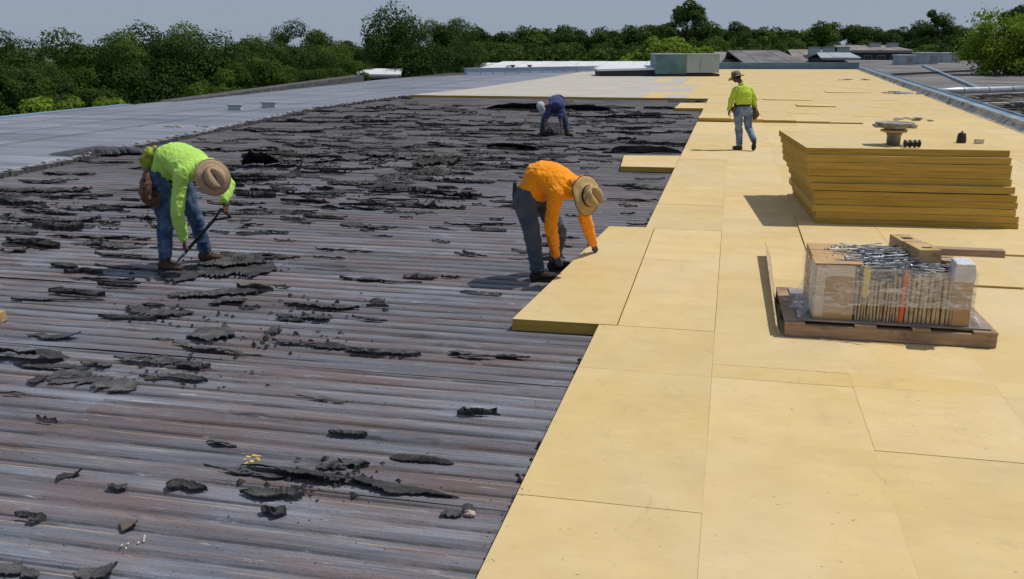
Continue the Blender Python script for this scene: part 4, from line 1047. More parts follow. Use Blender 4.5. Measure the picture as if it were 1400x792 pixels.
S(52,522,30,16,'small upturned tongue of felt near the left edge',.09,2,.3,rag=.15)
S(12,540,52,14,'rounded dark tongue cut by the left edge of the picture',.07,1,.1,rag=.15)
S(72,503,120,10,'long thin ragged strip right below the large left flap',.03,0,0,rag=.6)
S(368,228,76,26,'big black crumpled upright flap right of the lime man back',.36,1,.2,rag=.5)
S(400,240,36,22,'grey curling tongue beside the big crumpled flap',.25,2,.9,rag=.2)
S(520,385,120,9,'long flat black strip left of the orange man feet',.05,0,-.02,rag=.3)
S(575,380,48,14,'crumbled end lump at the right of the long flat strip',.10,4,0,rag=.7)
S(440,420,110,14,'spread crumbled felt in the middle of the deck, upper lump',.07,0,0,rag=.9)
S(415,436,80,10,'ragged thin patch under the upper crumbled lump',.04,0,0,rag=.9)
S(505,438,52,9,'small ragged patch right of the crumbled lump',.04,0,-.1,rag=.9)
S(515,414,20,8,'tiny dark chip above the small ragged patch',.05,4,0,rag=.8)
S(373,456,14,10,'dark square chunk in the middle left',.09,4,0,rag=.5)
S(402,470,64,10,'broken strip with bits beside the dark square chunk',.04,0,0,rag=.9)
S(630,484,34,11,'small smooth curled chip alone on bare ribs in centre',.06,1,-.1,rag=.2)
S(340,648,140,22,'flat grey felt sheet left end of the long ridge strip',.07,0,-.06,rag=.25)
S(472,660,330,40,'very long tented felt strip in the lower middle',.13,1,-.09,rag=.25)
S(455,641,44,18,'crumpled bit lying on the long tented strip',.13,4,0,rag=.8)
S(576,632,92,20,'smooth domed dark flap in the lower middle',.10,4,-.05,rag=.15)
S(484,634,46,13,'short blocky felt bar left of the domed flap',.05,0,-.05,rag=.2)
S(370,681,90,14,'thin curled strip with torn end below the long strip',.05,3,.05,rag=.4)
S(375,704,38,9,'small black slit shaped scrap near bottom left centre',.05,3,-.05,rag=.3)
S(616,707,30,13,'low mossy grey lump near the bottom beside the stone',.06,0,0,rag=.2)
S(641,698,18,20,'black pointed chunk standing behind the pink stone',.12,4,0,rag=.5)
S(42,711,52,24,'rectangular dark tile flap with raised corners at bottom left',.08,3,-.1,rag=.12)
S(256,670,62,20,'brown black curled piece at lower left',.09,3,0,rag=.4)
S(161,668,28,7,'tiny flat dark chip left of the curled brown piece',.03,0,0,rag=.2)
S(177,719,30,14,'little brown square tile near the bottom left',.04,2,0,rag=.1,mat=simple('brown_tile_scrap',lin(.12,.09,.065),.85))
S(96,652,34,10,'small grey curl in lower left',.05,2,.2,rag=.3)
S(303,609,50,15,'rounded grey scrap above the long tented strip',.05,1,-.1,rag=.3)
S(130,786,60,20,'dark felt flap cut by the bottom edge at left',.10,2,.3,rag=.5)
S(15,783,90,16,'flat pale dusty strip at the bottom left corner',.03,0,-.1,rag=.4)
S(440,547,78,6,'serrated thin black line of felt in the centre',.02,0,-.08,rag=.8)
S(150,385,0.1+100,4,'hair thin dark line strip left of centre',.02,0,-.05,rag=.6)
for (x,y,w,h,ro) in ((18,345,34,12,.2),(56,306,44,8,0),(78,314,78,12,.05),(26,320,56,8,.1),(166,350,62,8,.05),(200,300,60,8,0),(120,268,80,9,0),(60,250,70,8,0),(20,280,60,9,0),(95,238,80,9,.05),(350,270,60,8,0),(420,266,66,9,0),(350,215,40,7,0),(160,393,60,6,0),(390,330,30,8,.1),(210,420,30,8,.2)):
    S(x,y,w,h,'small ragged black felt strip stuck on the upper left part of the deck',.09,random.choice((0,0,3)),ro,rag=.7)
# large pieces in the far field
S(750,151,180,7,'long black raised felt flap behind the far worker in navy',.26,5,0,rag=.25)
S(700,204,80,9,'black raised flap between the navy worker and the orange man',.15,5,-.1,rag=.3)
S(883,209,100,6,'black raised flap beside the small yellow board on the deck',.16,5,0,rag=.3)
S(598,222,64,34,'grey brown mound of scraped gravel and felt in the middle distance',.22,0,.2,rag=.8,mat=simple('grey_brown_gravel',lin(.050,.045,.041),.95,.4,22,bump=.8,bd=.02))
S(590,238,54,14,'lower lump in front of the grey brown mound',.14,6,0,rag=.6)
S(455,193,100,9,'long felt tongue with upturned right end in the middle distance',.2,2,0,rag=.3)
FL_=S(135,213,128,15,'wide dark rolled flap lying along the torn roof edge behind the lime man',.15,6,.9,rag=.12,mat=simple('dark_smooth_membrane',lin(.055,.055,.06),.42,.25,3)); FL_.location.z=.05
S(610,270,100,14,'ragged pile of felt left behind the orange man',.2,0,0,rag=.8)
S(600,285,70,10,'second ragged pile just in front of the ragged pile of felt',.15,0,0,rag=.8)
S(540,250,60,10,'small dark heap left of the orange man',.16,4,0,rag=.7)
S(755,183,36,12,'dark lump of felt the navy worker is lifting',.2,4,0,rag=.5)
for i,(x,y,w,h,ro) in enumerate(((420,217,190,15,.0),(250,232,150,13,.1),(590,214,210,13,0),(700,229,130,9,-.05),(500,201,150,8,0),(320,246,120,11,.1),(55,262,140,15,.1),(70,300,150,13,0),(185,283,110,11,0),(862,181,120,7,0),(640,171,150,6,0),(450,167,180,6,.1),(842,160,130,5,0),(900,196,80,6,0),(380,180,130,6,.1),(330,205,110,8,0),(560,262,130,10,0),(470,285,110,9,0),(120,325,120,11,.1),(560,150,160,4,0),(690,184,140,6,0),(820,205,90,6,0),(300,262,90,9,0))):
    S(x,y,w,h,'broad crumpled layer of torn black felt still clinging to the upper deck',.10,0,ro,seed=i*9.1+1,rag=.9,name='felt_patch')
# many small ones: shared meshes, separate things
pool=[scrap_mesh(i*5.7+2,1.0,random.uniform(.10,.26),random.uniform(.03,.09),.8,mode=(0,0,3,4)[i%4]) for i in range(14)]
rs=random.Random(11); n=0
HEAPS=[(600,226),(420,210),(240,300),(560,190),(430,262),(600,275),(700,225),(60,285),(480,160),(860,165),(700,160),(330,250),(760,205)]
while n<285:
    if rs.random()<.66: hx,hy=rs.choice(HEAPS); px=rs.gauss(hx,70); py=rs.gauss(hy,15+hy*.03)
    else: px=rs.uniform(0,950); py=138+(rs.random()**1.8)*460
    if py<139: continue
    p=P(px,py)
    if p.x>-1.06 or p.x<greyx(p.y)+.35 or p.y>41: continue
    if -1.95<p.x and 7.2<p.y<12.1: continue
    if -2.3<p.x and (17.8<p.y<20.3 or 35<p.y<39): continue
    s=min(1.6,rs.choice((.25,.35,.5,.8,1.1))*(.55+p.y*.035)); 
    o=put('felt_scrap',rs.choice(pool),None,(p.x,p.y,0),(0,0,rs.gauss(0,.16)+(math.pi if rs.random()<.5 else 0)),(s,s*rs.uniform(.6,1.3),min(1.3,.5+p.y*.025)))
    zl=('small ragged black felt scrap in the far third of the deck by the navy worker' if p.y>22 else 'small ragged black felt scrap in the belt of deck behind the two bent men' if p.y>10.5 else 'small ragged black felt scrap on the deck around the lime man boots' if p.x<-4.2 and p.y>7 else 'small ragged black felt scrap on the deck before the orange man' if p.y>7 else 'small ragged black felt scrap on the near foreground ribs')
    tag(o,zl,'roofing scrap',zl.replace('scrap','scraps')); n+=1
# shreds past the count of singly built scraps
g=G(); low=[scrap_mesh(i*3.3+50,1.0,random.uniform(.08,.2),.05,.8,mode=0,fine=.45) for i in range(8)]
for i in range(430):
    if rs.random()<.5: hx,hy=rs.choice(HEAPS); px=rs.gauss(hx,85); py=rs.gauss(hy,10+hy*.02)
    else: px=rs.uniform(0,950); py=138+rs.random()**1.5*220
    if py<139: continue
    p=P(px,py)
    if p.x>-1.06 or p.x<greyx(p.y)+.3 or p.y>41 or (-1.95<p.x and 7.2<p.y<12.1) or (-2.3<p.x and (17.8<p.y<20.3 or 35<p.y<39)): continue
    k=rs.choice((.2,.3,.45,.7))*(.5+p.y*.04); T=Matrix.Translation((p.x,p.y,0))@Matrix.Rotation(rs.gauss(0,.2)+(3.14 if rs.random()<.5 else 0),4,'Z')@Matrix.Diagonal((k,k*rs.uniform(.6,1.6),min(1.4,.6+p.y*.03),1)); me=rs.choice(low); q=len(g.v)
    g.v+=[tuple(T@v.co) for v in me.vertices]; g.f+=[tuple(q+a for a in f.vertices) for f in me.polygons]; g.m+=[0]*len(me.polygons)
tag(g.obj('felt_shreds',M['felt']),'fine black shreds of felt covering the far half of the stripped deck','felt shreds',kind='stuff')
# crumbs
g=G()
for i in range(3400):
    m=rs.random()
    if m<.2: x=-.985-abs(rs.gauss(0,.03)); y=rs.uniform(3,35); s=rs.uniform(.006,.022)*(1.5 if nz(y*1.1)>.1 else .6)
    elif m<.85: hx,hy=rs.choice(HEAPS+[(290,370),(440,428),(230,430),(400,468),(450,660),(262,505)]); p=P(rs.gauss(hx,42),max(139,rs.gauss(hy,5+hy*.012))); x,y=p.x,p.y; s=rs.choice((.004,.006,.009,.016,.026))*rs.uniform(.7,1.2)*(1+y*.03)
    else: p=P(rs.uniform(-20,950),139+rs.random()**1.4*650); x,y=p.x,p.y; s=rs.uniform(.002,.006)*(1+y*.08)
    if x>-.975 or x<greyx(y)+.1 or y>41.6 or (x>-1.75 and 7.4<y<12): continue
    T=Matrix.Translation((x,y,.004))@Matrix.Rotation(rs.uniform(0,3.1),4,'Z')
    a=[V((s*rs.uniform(.5,1.6),0,0)),V((-s*.6,s*.7,0)),V((-s*.5,-s*rs.uniform(.4,.9),0)),V((0,0,s*rs.uniform(.4,1.1)))]
    a=[T@q for q in a]; q=len(g.v); g.v+=[tuple(v) for v in a]
    for f in ((0,1,3),(1,2,3),(2,0,3)): g.f.append(tuple(q+k for k in f)); g.m.append(0)
tag(g.obj('bitumen_crumbs',M['felt']),'black crumbs of bitumen strewn over the deck','crumbs',kind='stuff')
# small odd things
p=P(345,642); g=G(); rs=random.Random(8)
for k in range(9):
    a=rs.uniform(0,6.28); T=Matrix.Translation((p.x+.035*math.cos(k*.9),p.y+.05*math.sin(k*.9),.06+.01*rs.random()))@Matrix.Rotation(a,4,'Z')@Matrix.Rotation(rs.uniform(-.5,.5),4,'X'); g.box((-.014,-.008,0),(.014,.008,.003),0,T)
tag(g.obj('dry_leaf',M['yscrap']),'torn yellow scrap lying on the flat grey felt sheet','leaf scrap')
p=P(642,706); g=G(); g.ell((p.x,p.y,.016),V((.030,0,0)),V((0,.024,0)),V((0,0,.020)),7); g.v=[(a+.012*nz(a*60,b*60,c_*60),b+.012*nz(b*60,a*60,3),c_+.008*nz(a*70,c_*50)) for a,b,c_ in g.v]; tag(g.obj('pink_stone',M['stone']),'small pinkish stone near the bottom right of the deck','stone')
p=P(0,440); g=G(); g.prism([(p.x-.10,p.y-.05),(p.x+.05,p.y-.05),(p.x+.02,p.y+.06),(p.x-.1,p.y+.05)],.002,.09); tag(g.obj('board_offcut',M['tan']),'tan offcut at the left edge of the picture','offcut')
p=P(188,745); g=G()
for k in range(7): g.ell((p.x+.012*k*math.sin(k),p.y-.02*k+.06,.012),V((.007-.0006*k,0,0)),V((0,.008,0)),V((0,0,.006)),6)
tag(g.obj('dried_sprig',M['foamw']),'tiny pale dried sprig near the bottom left','sprig')
# debris on boards at right and on the grey roof
def flake(px,py,z,n,sp,label,mat):
    g=G(); rr=random.Random(px); p=P(px,py,z)
    for k in range(n):
        s=rr.uniform(.05,.16)*sp; T=Matrix.Translation((p.x+rr.gauss(0,.35)*sp,p.y+rr.gauss(0,.25)*sp,z+.01))@Matrix.Rotation(rr.uniform(0,6),4,'Z')@Matrix.Rotation(rr.uniform(-.3,.3),4,'X'); g.box((-s,-s*.5,0),(s,s*.5,.02),0,T)
    tag(g.obj('membrane_flakes',mat),label,'debris',kind='stuff')
flake(1228,128,BT+.01,14,2.0,'grey peeled flakes on the boards beside the curb',M['zinc'])
flake(1245,163,BT+.01,9,1.0,'small grey flakes on the boards behind the roof drain',M['zinc'])
flake(1155,109,BT+.01,8,2.2,'grey flakes on the far end of the yellow boards',M['zinc'])
flake(256,174,.06,9,1.2,'grey torn scraps on the grey roof behind the lime man',M['zinc'])

# ------------------------------------------------------------------ people
def remesh(g,vox,smooth=6,disp=None):
    me=g.mesh('tmp',[]); o=bpy.data.objects.new('tmp',me); C.objects.link(o)
    md=o.modifiers.new('r','REMESH'); md.mode='VOXEL'; md.voxel_size=vox; md.use_smooth_shade=True
    sm=o.modifiers.new('s','SMOOTH'); sm.iterations=smooth; sm.factor=.5
    dg=bpy.context.evaluated_depsgraph_get(); me2=bpy.data.meshes.new_from_object(o.evaluated_get(dg))
    bpy.data.objects.remove(o); 
    if disp:
        nrm=[v.normal.copy() for v in me2.vertices]
        for v,nn in zip(me2.vertices,nrm): v.co=v.co+nn*disp(v.co)
    me2.polygons.foreach_set('use_smooth',[True]*len(me2.polygons)); me2.update(); return me2
def addme(name,me,mat,parent):
    me.materials.clear(); me.materials.append(mat); o=bpy.data.objects.new(name,me); C.objects.link(o); o.parent=parent; return o
def hand_geo(g,w,D,N,side,k=1.0,infl=0.0,curl=.5,spread=.25):
    # w wrist, D pointing direction, N palm normal (fingers curl towards N), side: thumb direction sign along D x N
    D=D.normalized(); N=(N-D*N.dot(D)).normalized(); S_=D.cross(N)*side
    g.loft([w-D*.02,w+D*.03*k,w+D*.09*k],[.026*k+infl,.036*k+infl,.040*k+infl],[.020*k+infl,.016*k+infl,.013*k+infl],S_,12,3)
    for f,(off,ln) in enumerate(((.030,.070),(.010,.078),(-.010,.073),(-.029,.058))):
        ln*=k; b=w+D*.088*k+S_*off*k; d=(D+S_*off*spread*8*.25).normalized(); a=curl*(1+.12*f)
        p1=b+d*ln*.45; d2=(d*math.cos(a)+N*math.sin(a)).normalized(); p2=p1+d2*ln*.32; d3=(d*math.cos(a*1.9)+N*math.sin(a*1.9)).normalized(); p3=p2+d3*ln*.26
        g.loft([b-d*.02*k,p1,p2,p3],[(.0098*k+infl),(.0092*k+infl),(.0085*k+infl),(.0072*k+infl)],[(.0098*k+infl),(.0092*k+infl),(.0085*k+infl),(.0072*k+infl)],S_,8,2)
    b=w+D*.028*k+S_*.026*k; d=(D*.6+S_*.75+N*.25).normalized(); p1=b+d*.042*k; d2=(D*.85+S_*.3+N*.45).normalized(); p2=p1+d2*.032*k
    g.loft([b-d*.012*k,p1,p2],[.0135*k+infl,.0112*k+infl,.009*k+infl],[.0135*k+infl,.0112*k+infl,.009*k+infl],N,8,2)
def boot(name,ank,toe,root,k=1.0,pitch=0,mat='boot'):
    # ank: ankle point, toe: horizontal dir; pitch>0 lifts heel
    t=V(toe).normalized(); s=t.cross(V((0,0,1))).normalized(); Rm=Matrix.Rotation(-pitch,3,s); f=Rm@t; u=Rm@V((0,0,1))
    g=G(); h=.085*k
    g.loft([ank+u*.09*k,ank,ank-u*.045*k+f*.0*k],[.05*k,.048*k,.045*k],[.056*k,.056*k,.06*k],s,16,3)
    g.loft([ank-u*(h-.04*k)-f*.05*k,ank-u*(h-.043*k)+f*.03*k,ank-u*(h-.036*k)+f*.11*k,ank-u*(h-.032*k)+f*.175*k],[.040*k,.043*k,.050*k,.042*k],[.046*k,.046*k,.037*k,.028*k],s,16,4)
    me=remesh(g,.008,3,lambda c:.0025*nz(c.x*40,c.y*40,c.z*60)); o=addme(name,me,M[mat],root)
    g=G(); pts=[]
    for q in range(24):
        a=2*math.pi*q/24; x=math.cos(a); y=math.sin(a); wd=.046*(1-.12*(x<0)); pts.append((.062+.132*x,wd*y*(1+.12*math.sin(x*2))))
    rs_=[]
    for zz in (-h-.004,-h+.016): rs_.append([ank+f*p[0]*k+s*p[1]*k+u*zz*k for p in pts])
    g.rings(rs_); g.obj('sole',M['sole'],o)
    g=G()
    for q in range(4):
        c0=ank+f*(.055+.022*q)*k+u*(.03-.022*q)*k; g.tube([c0-s*.022*k,c0+f*.012*k+u*.008*k,c0+s*.022*k],.0035*k,5)
    g.obj('laces',M['black'],o); return o
def hat(root,c,n,f,brim,ch,mat,crease=.018,band=True,cr=.085,droop=.10):
    n=n.normalized(); f=(f-n*f.dot(n)).normalized(); s=n.cross(f)
    seg=40; prof=[]
    def ring(r,z,top=0,ex=1.12):
        out=[]
        for q in range(seg):
            a=2*math.pi*q/seg; x=math.cos(a)*r*ex; y=math.sin(a)*r; zz=z
            if top: zz-=crease*max(0,1-abs(y)/.035)*(1 if top==1 else .5)*(1 if abs(x)<.08 else .4); 
            if r>brim*.6: zz+= (r/brim)**2*(.030*abs(math.sin(a))**2-.032-.010*math.cos(a)+.012*nz(math.cos(a)*2.2,math.sin(a)*2.2,n.x*3))+.008*nz(math.cos(a)*1.5,math.sin(a)*1.5,n.x*7)
            out.append((x,y,zz))
        return out
    R=[ring(cr*1.02,.0)]
    R=[ring(cr*.98,-.004),ring(brim*.8,-.012*brim/.19-droop*.06),ring(brim,-droop*.16),ring(brim*1.005,-droop*.16+.005),ring(brim*.8,.0-droop*.06),ring(cr*1.04,.006),ring(cr*1.01,ch*.3),ring(cr*.97,ch*.65),ring(cr*.88,ch*.92,2),ring(cr*.70,ch*1.0,1),ring(cr*.35,ch*1.0,1),ring(cr*.05,ch*1.0,1)]
    g=G(); g.rings(R,cap=True)
    o=g.obj('hat',M[mat],root,True); Mx=Matrix((f,s,n)).transposed().to_4x4(); o.matrix_basis=Matrix.Translation(c)@Mx
    if band:
        g=G(); g.rings([ring(cr*1.03,.008),ring(cr*1.055,.009),ring(cr*1.045,.030),ring(cr*.99,.031)],cap=False); g.obj('hat_band',M['hatband'],o,True)
    g=G(); g.tube([V(p)+V((0,0,.001)) for p in (lambda r_: r_+[r_[0]])(ring(brim*1.003,-droop*.16+.003))],.0035,6); g.obj('brim_edge',M['hatband'] if mat=='straw' else M[mat],o,True)
    return o
def person(label,base,J,mats,k=1.0,vox=.011,gloves=False,hatspec=None,skinhand=True,toes=None,pitches=(0,0),handN=None,handD=None,bulk=1.0,tuck=.12,belt=None,curl=(.5,.5),wr=1.0,sleeve=1.0,neckr=.055):
    root=empty('person',base,label=label,cat='person'); o=V(base)
    J={a:b-o for a,b in J.items()}
    hipL,hipR=J['hipL'],J['hipR']; sL,sR=J['shL'],J['shR']; pel=(hipL+hipR)/2; nb=J['neck']; hs=(hipR-hipL).normalized(); ss=(sR-sL).normalized()
    mid=J['mid']; top=(sL+sR)/2
    tdir=(top-pel).normalized()
    def torso(g,e,wide=1.0):
        ch=mid.lerp(top,.62)
        g.loft([(pel-tdir*.03 if e<0 else pel.lerp(mid,tuck)),pel.lerp(mid,.55),mid,ch,top+tdir*.02],[x*k*(1 if e<0 else bulk)+e for x in (.150,.150,.158,.168,.140)],[x*k*(1 if e<0 else bulk)+e for x in (.108,.108,.118,.122,.085)],[hs,hs,(hs+ss)/2,ss,ss],22,5)
        g.loft([top-tdir*.03,nb,nb+(J['head']-nb)*(.35 if e<0 else .06)],[.10*k+e,.058*k+e,.052*k+e],[.085*k+e,.056*k+e,.052*k+e],ss,14,3)
    def arm(g,sh,el,wr_,e,r=(.062,.050,.043,.030),end=1.0):
        g.loft([sh.lerp(top,.38),sh,sh.lerp(el,.5),el],[(.068*k+e),(r[0]*k+e),(r[1]*k+e),(r[2]*k+e)],[(.068*k+e),(r[0]*k+e),(r[1]*k+e),(r[2]*k+e)],ss,14,4)
        w=el.lerp(wr_,end); g.loft([el,el.lerp(w,.35),w],[r[2]*k+e,(r[2]+.001)*k+e,r[3]*k+e],[r[2]*k+e,(r[2]+.001)*k+e,r[3]*k+e],ss,14,4)
    def leg(g,hp,kn,an,e,r=(.098,.078,.057,.056,.036)):
        g.loft([hp.lerp(pel,.25)+V((0,0,.02)),hp+(kn-hp)*.15,hp.lerp(kn,.6),kn],[(r[0]+.0)*k+e,r[0]*k+e,r[1]*k+e,r[2]*k+e],[(r[0]+.008)*k+e,(r[0]+.006)*k+e,r[1]*k+e,(r[2]+.003)*k+e],hs,16,4)
        g.loft([kn,kn.lerp(an,.35),an],[r[2]*k+e,r[3]*k+e,r[4]*k+e],[(r[2]+.003)*k+e,(r[3]+.004)*k+e,r[4]*k+e],hs,16,4)
    # body
    g=G(); torso(g,-.012); 
    for s_ in 'LR':
        arm(g,J['sh'+s_],J['el'+s_],J['wr'+s_],-.010,(.056,.046,.040,.028)); leg(g,J['hip'+s_],J['kn'+s_],J['an'+s_],-.014)
    hd=J['head']; up=J['crown']-o*0; up=(J['crown']).normalized() if False else None
    n_=hatspec['n'].normalized(); f_=(hatspec['f']-n_*hatspec['f'].dot(n_)).normalized(); s2=n_.cross(f_)
    g.ell(hd,s2*.076*k,f_*.092*k,n_*.112*k,18); g.ell(hd-n_*.055*k+f_*.03*k,s2*.055*k,f_*.06*k,n_*.058*k,14)
    g.loft([nb,hd-n_*.03*k-f_*.02*k],[.058*k,.052*k],[.058*k,.055*k],s2,14,4)
    g.loft([hd+f_*.088*k-n_*.005*k,hd+f_*.106*k-n_*.035*k],[.010*k,.015*k],[.010*k,.014*k],s2,8,2)
    for q in (-1,1):
        g.ell(hd+s2*.078*k*q-n_*.02*k,s2*.010*k,f_*.018*k,n_*.030*k,8)
        g.ell(hd+s2*.03*k*q+f_*.080*k+n_*.018*k,s2*.022*k,f_*.010*k,n_*.007*k,8)
    g.ell(hd+f_*.088*k-n_*.062*k,s2*.026*k,f_*.008*k,n_*.008*k,8)
    for i,s_ in enumerate('LR'):
        hand_geo(g,J['wr'+s_],handD[i],handN[i],(1 if s_=='L' else -1)*1,k,0,curl[i])
    me=remesh(g,.0062 if vox<.012 else .008,2); body=addme('body',me,M['skin'],root)
    for q in (-1,1):
        g=G(); g.ell(hd+s2*.03*k*q+f_*.083*k+n_*.004*k,s2*.013*k,f_*.009*k,n_*.008*k,8); g.obj('eye',M['whitepl'],root,True)
    g=G(); g.ell(hd+n_*.018*k-f_*.016*k,s2*.083*k,f_*.093*k,n_*.108*k,18); g.obj('hair',M['hair'],root,True)
    # shirt
    g=G(); torso(g,.012)
    # belly cloth hanging a little
    hang=V((0,0,-1)); bell=mid+hang*.05*k*(1-abs(tdir.z)); 
    if tdir.z<.6: g.loft([pel.lerp(mid,.35),bell,mid.lerp(top,.8)+hang*.02],[.15*k*bulk,.155*k*bulk,.15*k*bulk],[.09*k*bulk,.12*k*bulk,.10*k*bulk],[hs,(hs+ss)/2,ss],18,4)
    ak=1.12 if tdir.z<.6 else 1.0
    for s_ in 'LR': arm(g,J['sh'+s_],J['el'+s_],J['wr'+s_],.011,tuple(q*ak for q in (.062,.052,.046,.031)),end=sleeve)
    ax=tdir
    def ds(c):
        q=c; r1=nz(q.x*7,q.y*7,q.z*5); r2=1-abs(nz(q.x*11+3,q.y*11,q.z*9+1))*2; d=(q-top).length
        armf=min((q-J['elL']).length,(q-J['elR']).length)
        amp=.010+.012*max(0,1-armf/.2); return (amp*(r1*.9+max(0,r2)*.75-.3)+.003*nz(q.x*40,q.y*40,q.z*40)+.006*max(0,1-abs(nz(q.x*19+q.z*6,q.y*19,q.z*11+7))*3))*wr
    shirt=addme('shirt',remesh(g,vox*.72,4,ds),M[mats['shirt']],root)
    # jeans
    g=G(); g.loft([pel.lerp(mid,.42),pel,pel-tdir*.06],[.158*k,.168*k,.13*k],[.113*k,.128*k,.11*k],hs,22,4)
    for s_ in 'LR':
        hp,kn,an=J['hip'+s_],J['kn'+s_],J['an'+s_]; leg(g,hp,kn,an+(kn-an)*.10,.010,(.100,.084,.066,.062,.056))
    def dj(c):
        zz=c.z; fz=max(0,1-abs(zz-.16)/.22); kf=max(0,1-min((c-J['knL']).length,(c-J['knR']).length)/.2)
        return .010*nz(c.x*6,c.y*6,zz*6)+.019*fz*nz(c.x*6+2,c.y*6,zz*34)+.017*kf*nz(c.x*8,c.y*8,zz*22)+.010*(1-abs(nz(c.x*9,c.y*9,zz*7+5))*2)
    jeans=addme('jeans',remesh(g,vox*.72,4,dj),M[mats['jeans']],root)
    # belt
    bc=pel.lerp(mid,belt if belt else .36); bt=(mid-pel).normalized(); bs=(hs-bt*hs.dot(bt)).normalized(); bn=bt.cross(bs); g=G(); rr=[]
    for (e,zz) in ((.0,-.02),(.012,-.02),(.012,.02),(.0,.02)): rr.append([bc+bt*zz+bs*(.176*k+e)*math.cos(a)+bn*(.132*k+e)*math.sin(a) for a in [2*math.pi*q/36 for q in range(36)]])
    rr.append(rr[0]); g.rings(rr,cap=False)
    if belt: g.obj('belt',M['darkleather'],root,True)
    for i,s_ in enumerate('LR'):
        boot('boot',J['an'+s_],toes[i],root,k*1.08,pitches[i],mats.get('boot','boot'))
        if gloves:
            g=G(); hand_geo(g,J['wr'+s_],handD[i],handN[i],(1 if s_=='L' else -1),k,.0035,curl[i]); g.loft([J['wr'+s_]-handD[i].normalized()*.05,J['wr'+s_]+handD[i].normalized()*.01],[.036*k,.034*k],[.034*k,.030*k],ss,12,2)
            addme('glove',remesh(g,.0055,2,lambda c:.0015*nz(c.x*60,c.y*60,c.z*60)),M['glove'],root)
    if hatspec.get('brim'):
        hat(root,hd+n_*hatspec.get('off',.035)*k,n_,f_,hatspec['brim']*k,hatspec['ch']*k,hatspec['mat'],crease=hatspec.get('crease',.02),cr=.098*k)
    return root,J,dict(pel=pel,mid=mid,top=top,hs=hs,ss=ss,tdir=tdir,bc=bc,bs=bs,bn=bn,bt=bt)
def mk(ox,oy,table,z=0.0):
    o=P(ox,oy,z); d0=o.dot(Hv); return o,{n:PD(a,b,d0+v) for n,(a,b,v) in table.items()}
def img(u,v,z): return Rv*u+Hv*v+V((0,0,z))      # right, away, up as seen by the photographer

g_,r_=PACK; addme('packet_body',remesh(g_,.007,5,lambda q:.007*nz(q.x*18,q.y*18,q.z*18)+.003*nz(q.x*45,q.y*45,q.z*45)),M['whitepl'],r_)
# --- man in lime shirt, bent over, scraping
o,J=mk(245,365,{'hipR':(216,240,-.04),'hipL':(243,242,.14),'mid':(240,215,.00),'shR':(249,237,-.30),'shL':(290,228,-.02),'neck':(280,228,-.26),'head':(291,243,-.37),'crown':(0,0,0),
 'elR':(242,290,-.33),'wrR':(251,326,-.20),'elL':(311,252,.05),'wrL':(307,274,-.12),'knR':(226,300,-.10),'knL':(268,300,.22),'anR':(225,353,-.16),'anL':(281,343,.30)})
J['anR'].z=.10; J['anL'].z=.10
ra,Ja,A=person('man in lime green shirt and tan hat bent over with a scraping shovel',o,J,{'shirt':'lime','jeans':'jeans'},1.03,bulk=1.2,belt=.10,
 hatspec=dict(n=img(.50,-.84,.10),f=img(.45,.2,-.85),brim=.168,ch=.115,mat='tanhat',crease=.035),
 toes=(img(.98,-.12,0),img(.93,-.36,0)),handD=[img(.10,-.12,-1),img(.05,.0,-1)],handN=[img(-.8,.3,0),img(.7,.6,0)],curl=(1.15,1.2))
# shovel through both hands
hR=PD(256,338,o.dot(Hv)-.175); hL=PD(304,288,o.dot(Hv)-.12); tip=P(240,363)+V((0,0,.02))
root=empty('scraping_shovel',tip,label='long dark handled scraping shovel held by the man in lime',cat='shovel')
d=(hL-tip); dn=d.normalized(); sd_=dn.cross(Hv).normalized(); g=G()
g.tube([dn*.16,d*.5,d*.83],.017,10); g.obj('shaft',M['black'],root,True)
g=G(); g.tube([V((0,0,0))+dn*.06,dn*.2],[.014,.021],10); g.obj('ferrule',M['steel'],root,True)
g=G(); w_=Hv*.05; g.rings([[dn*.10+w_*.5+sd_*.004,dn*.10-w_*.5+sd_*.004,dn*.10-w_*.5-sd_*.004,dn*.10+w_*.5-sd_*.004],[w_+sd_*.003,-w_+sd_*.003,-w_-sd_*.003,w_-sd_*.003],[-dn*.05+w_*1.1+sd_*.001,-dn*.05-w_*1.1+sd_*.001,-dn*.05-w_*1.1-sd_*.001,-dn*.05+w_*1.1-sd_*.001]]); g.obj('blade',M['steel'],root)
yk=(Rv*.55+V((0,0,-.35))).normalized(); a0=d*.83; a1=d*.98+V((0,0,.03)); a2=d*.98+yk*.115
for e in (a1,a2):
    g=G(); g.tube([a0,a0.lerp(e,.55)+(e-a0).orthogonal().normalized()*.0,e],[.013,.012,.011],8); g.obj('yoke_arm',M['black'],root,True)
g=G(); g.tube([a1,a2],.0135,10); g.obj('grip',M['black'],root,True)
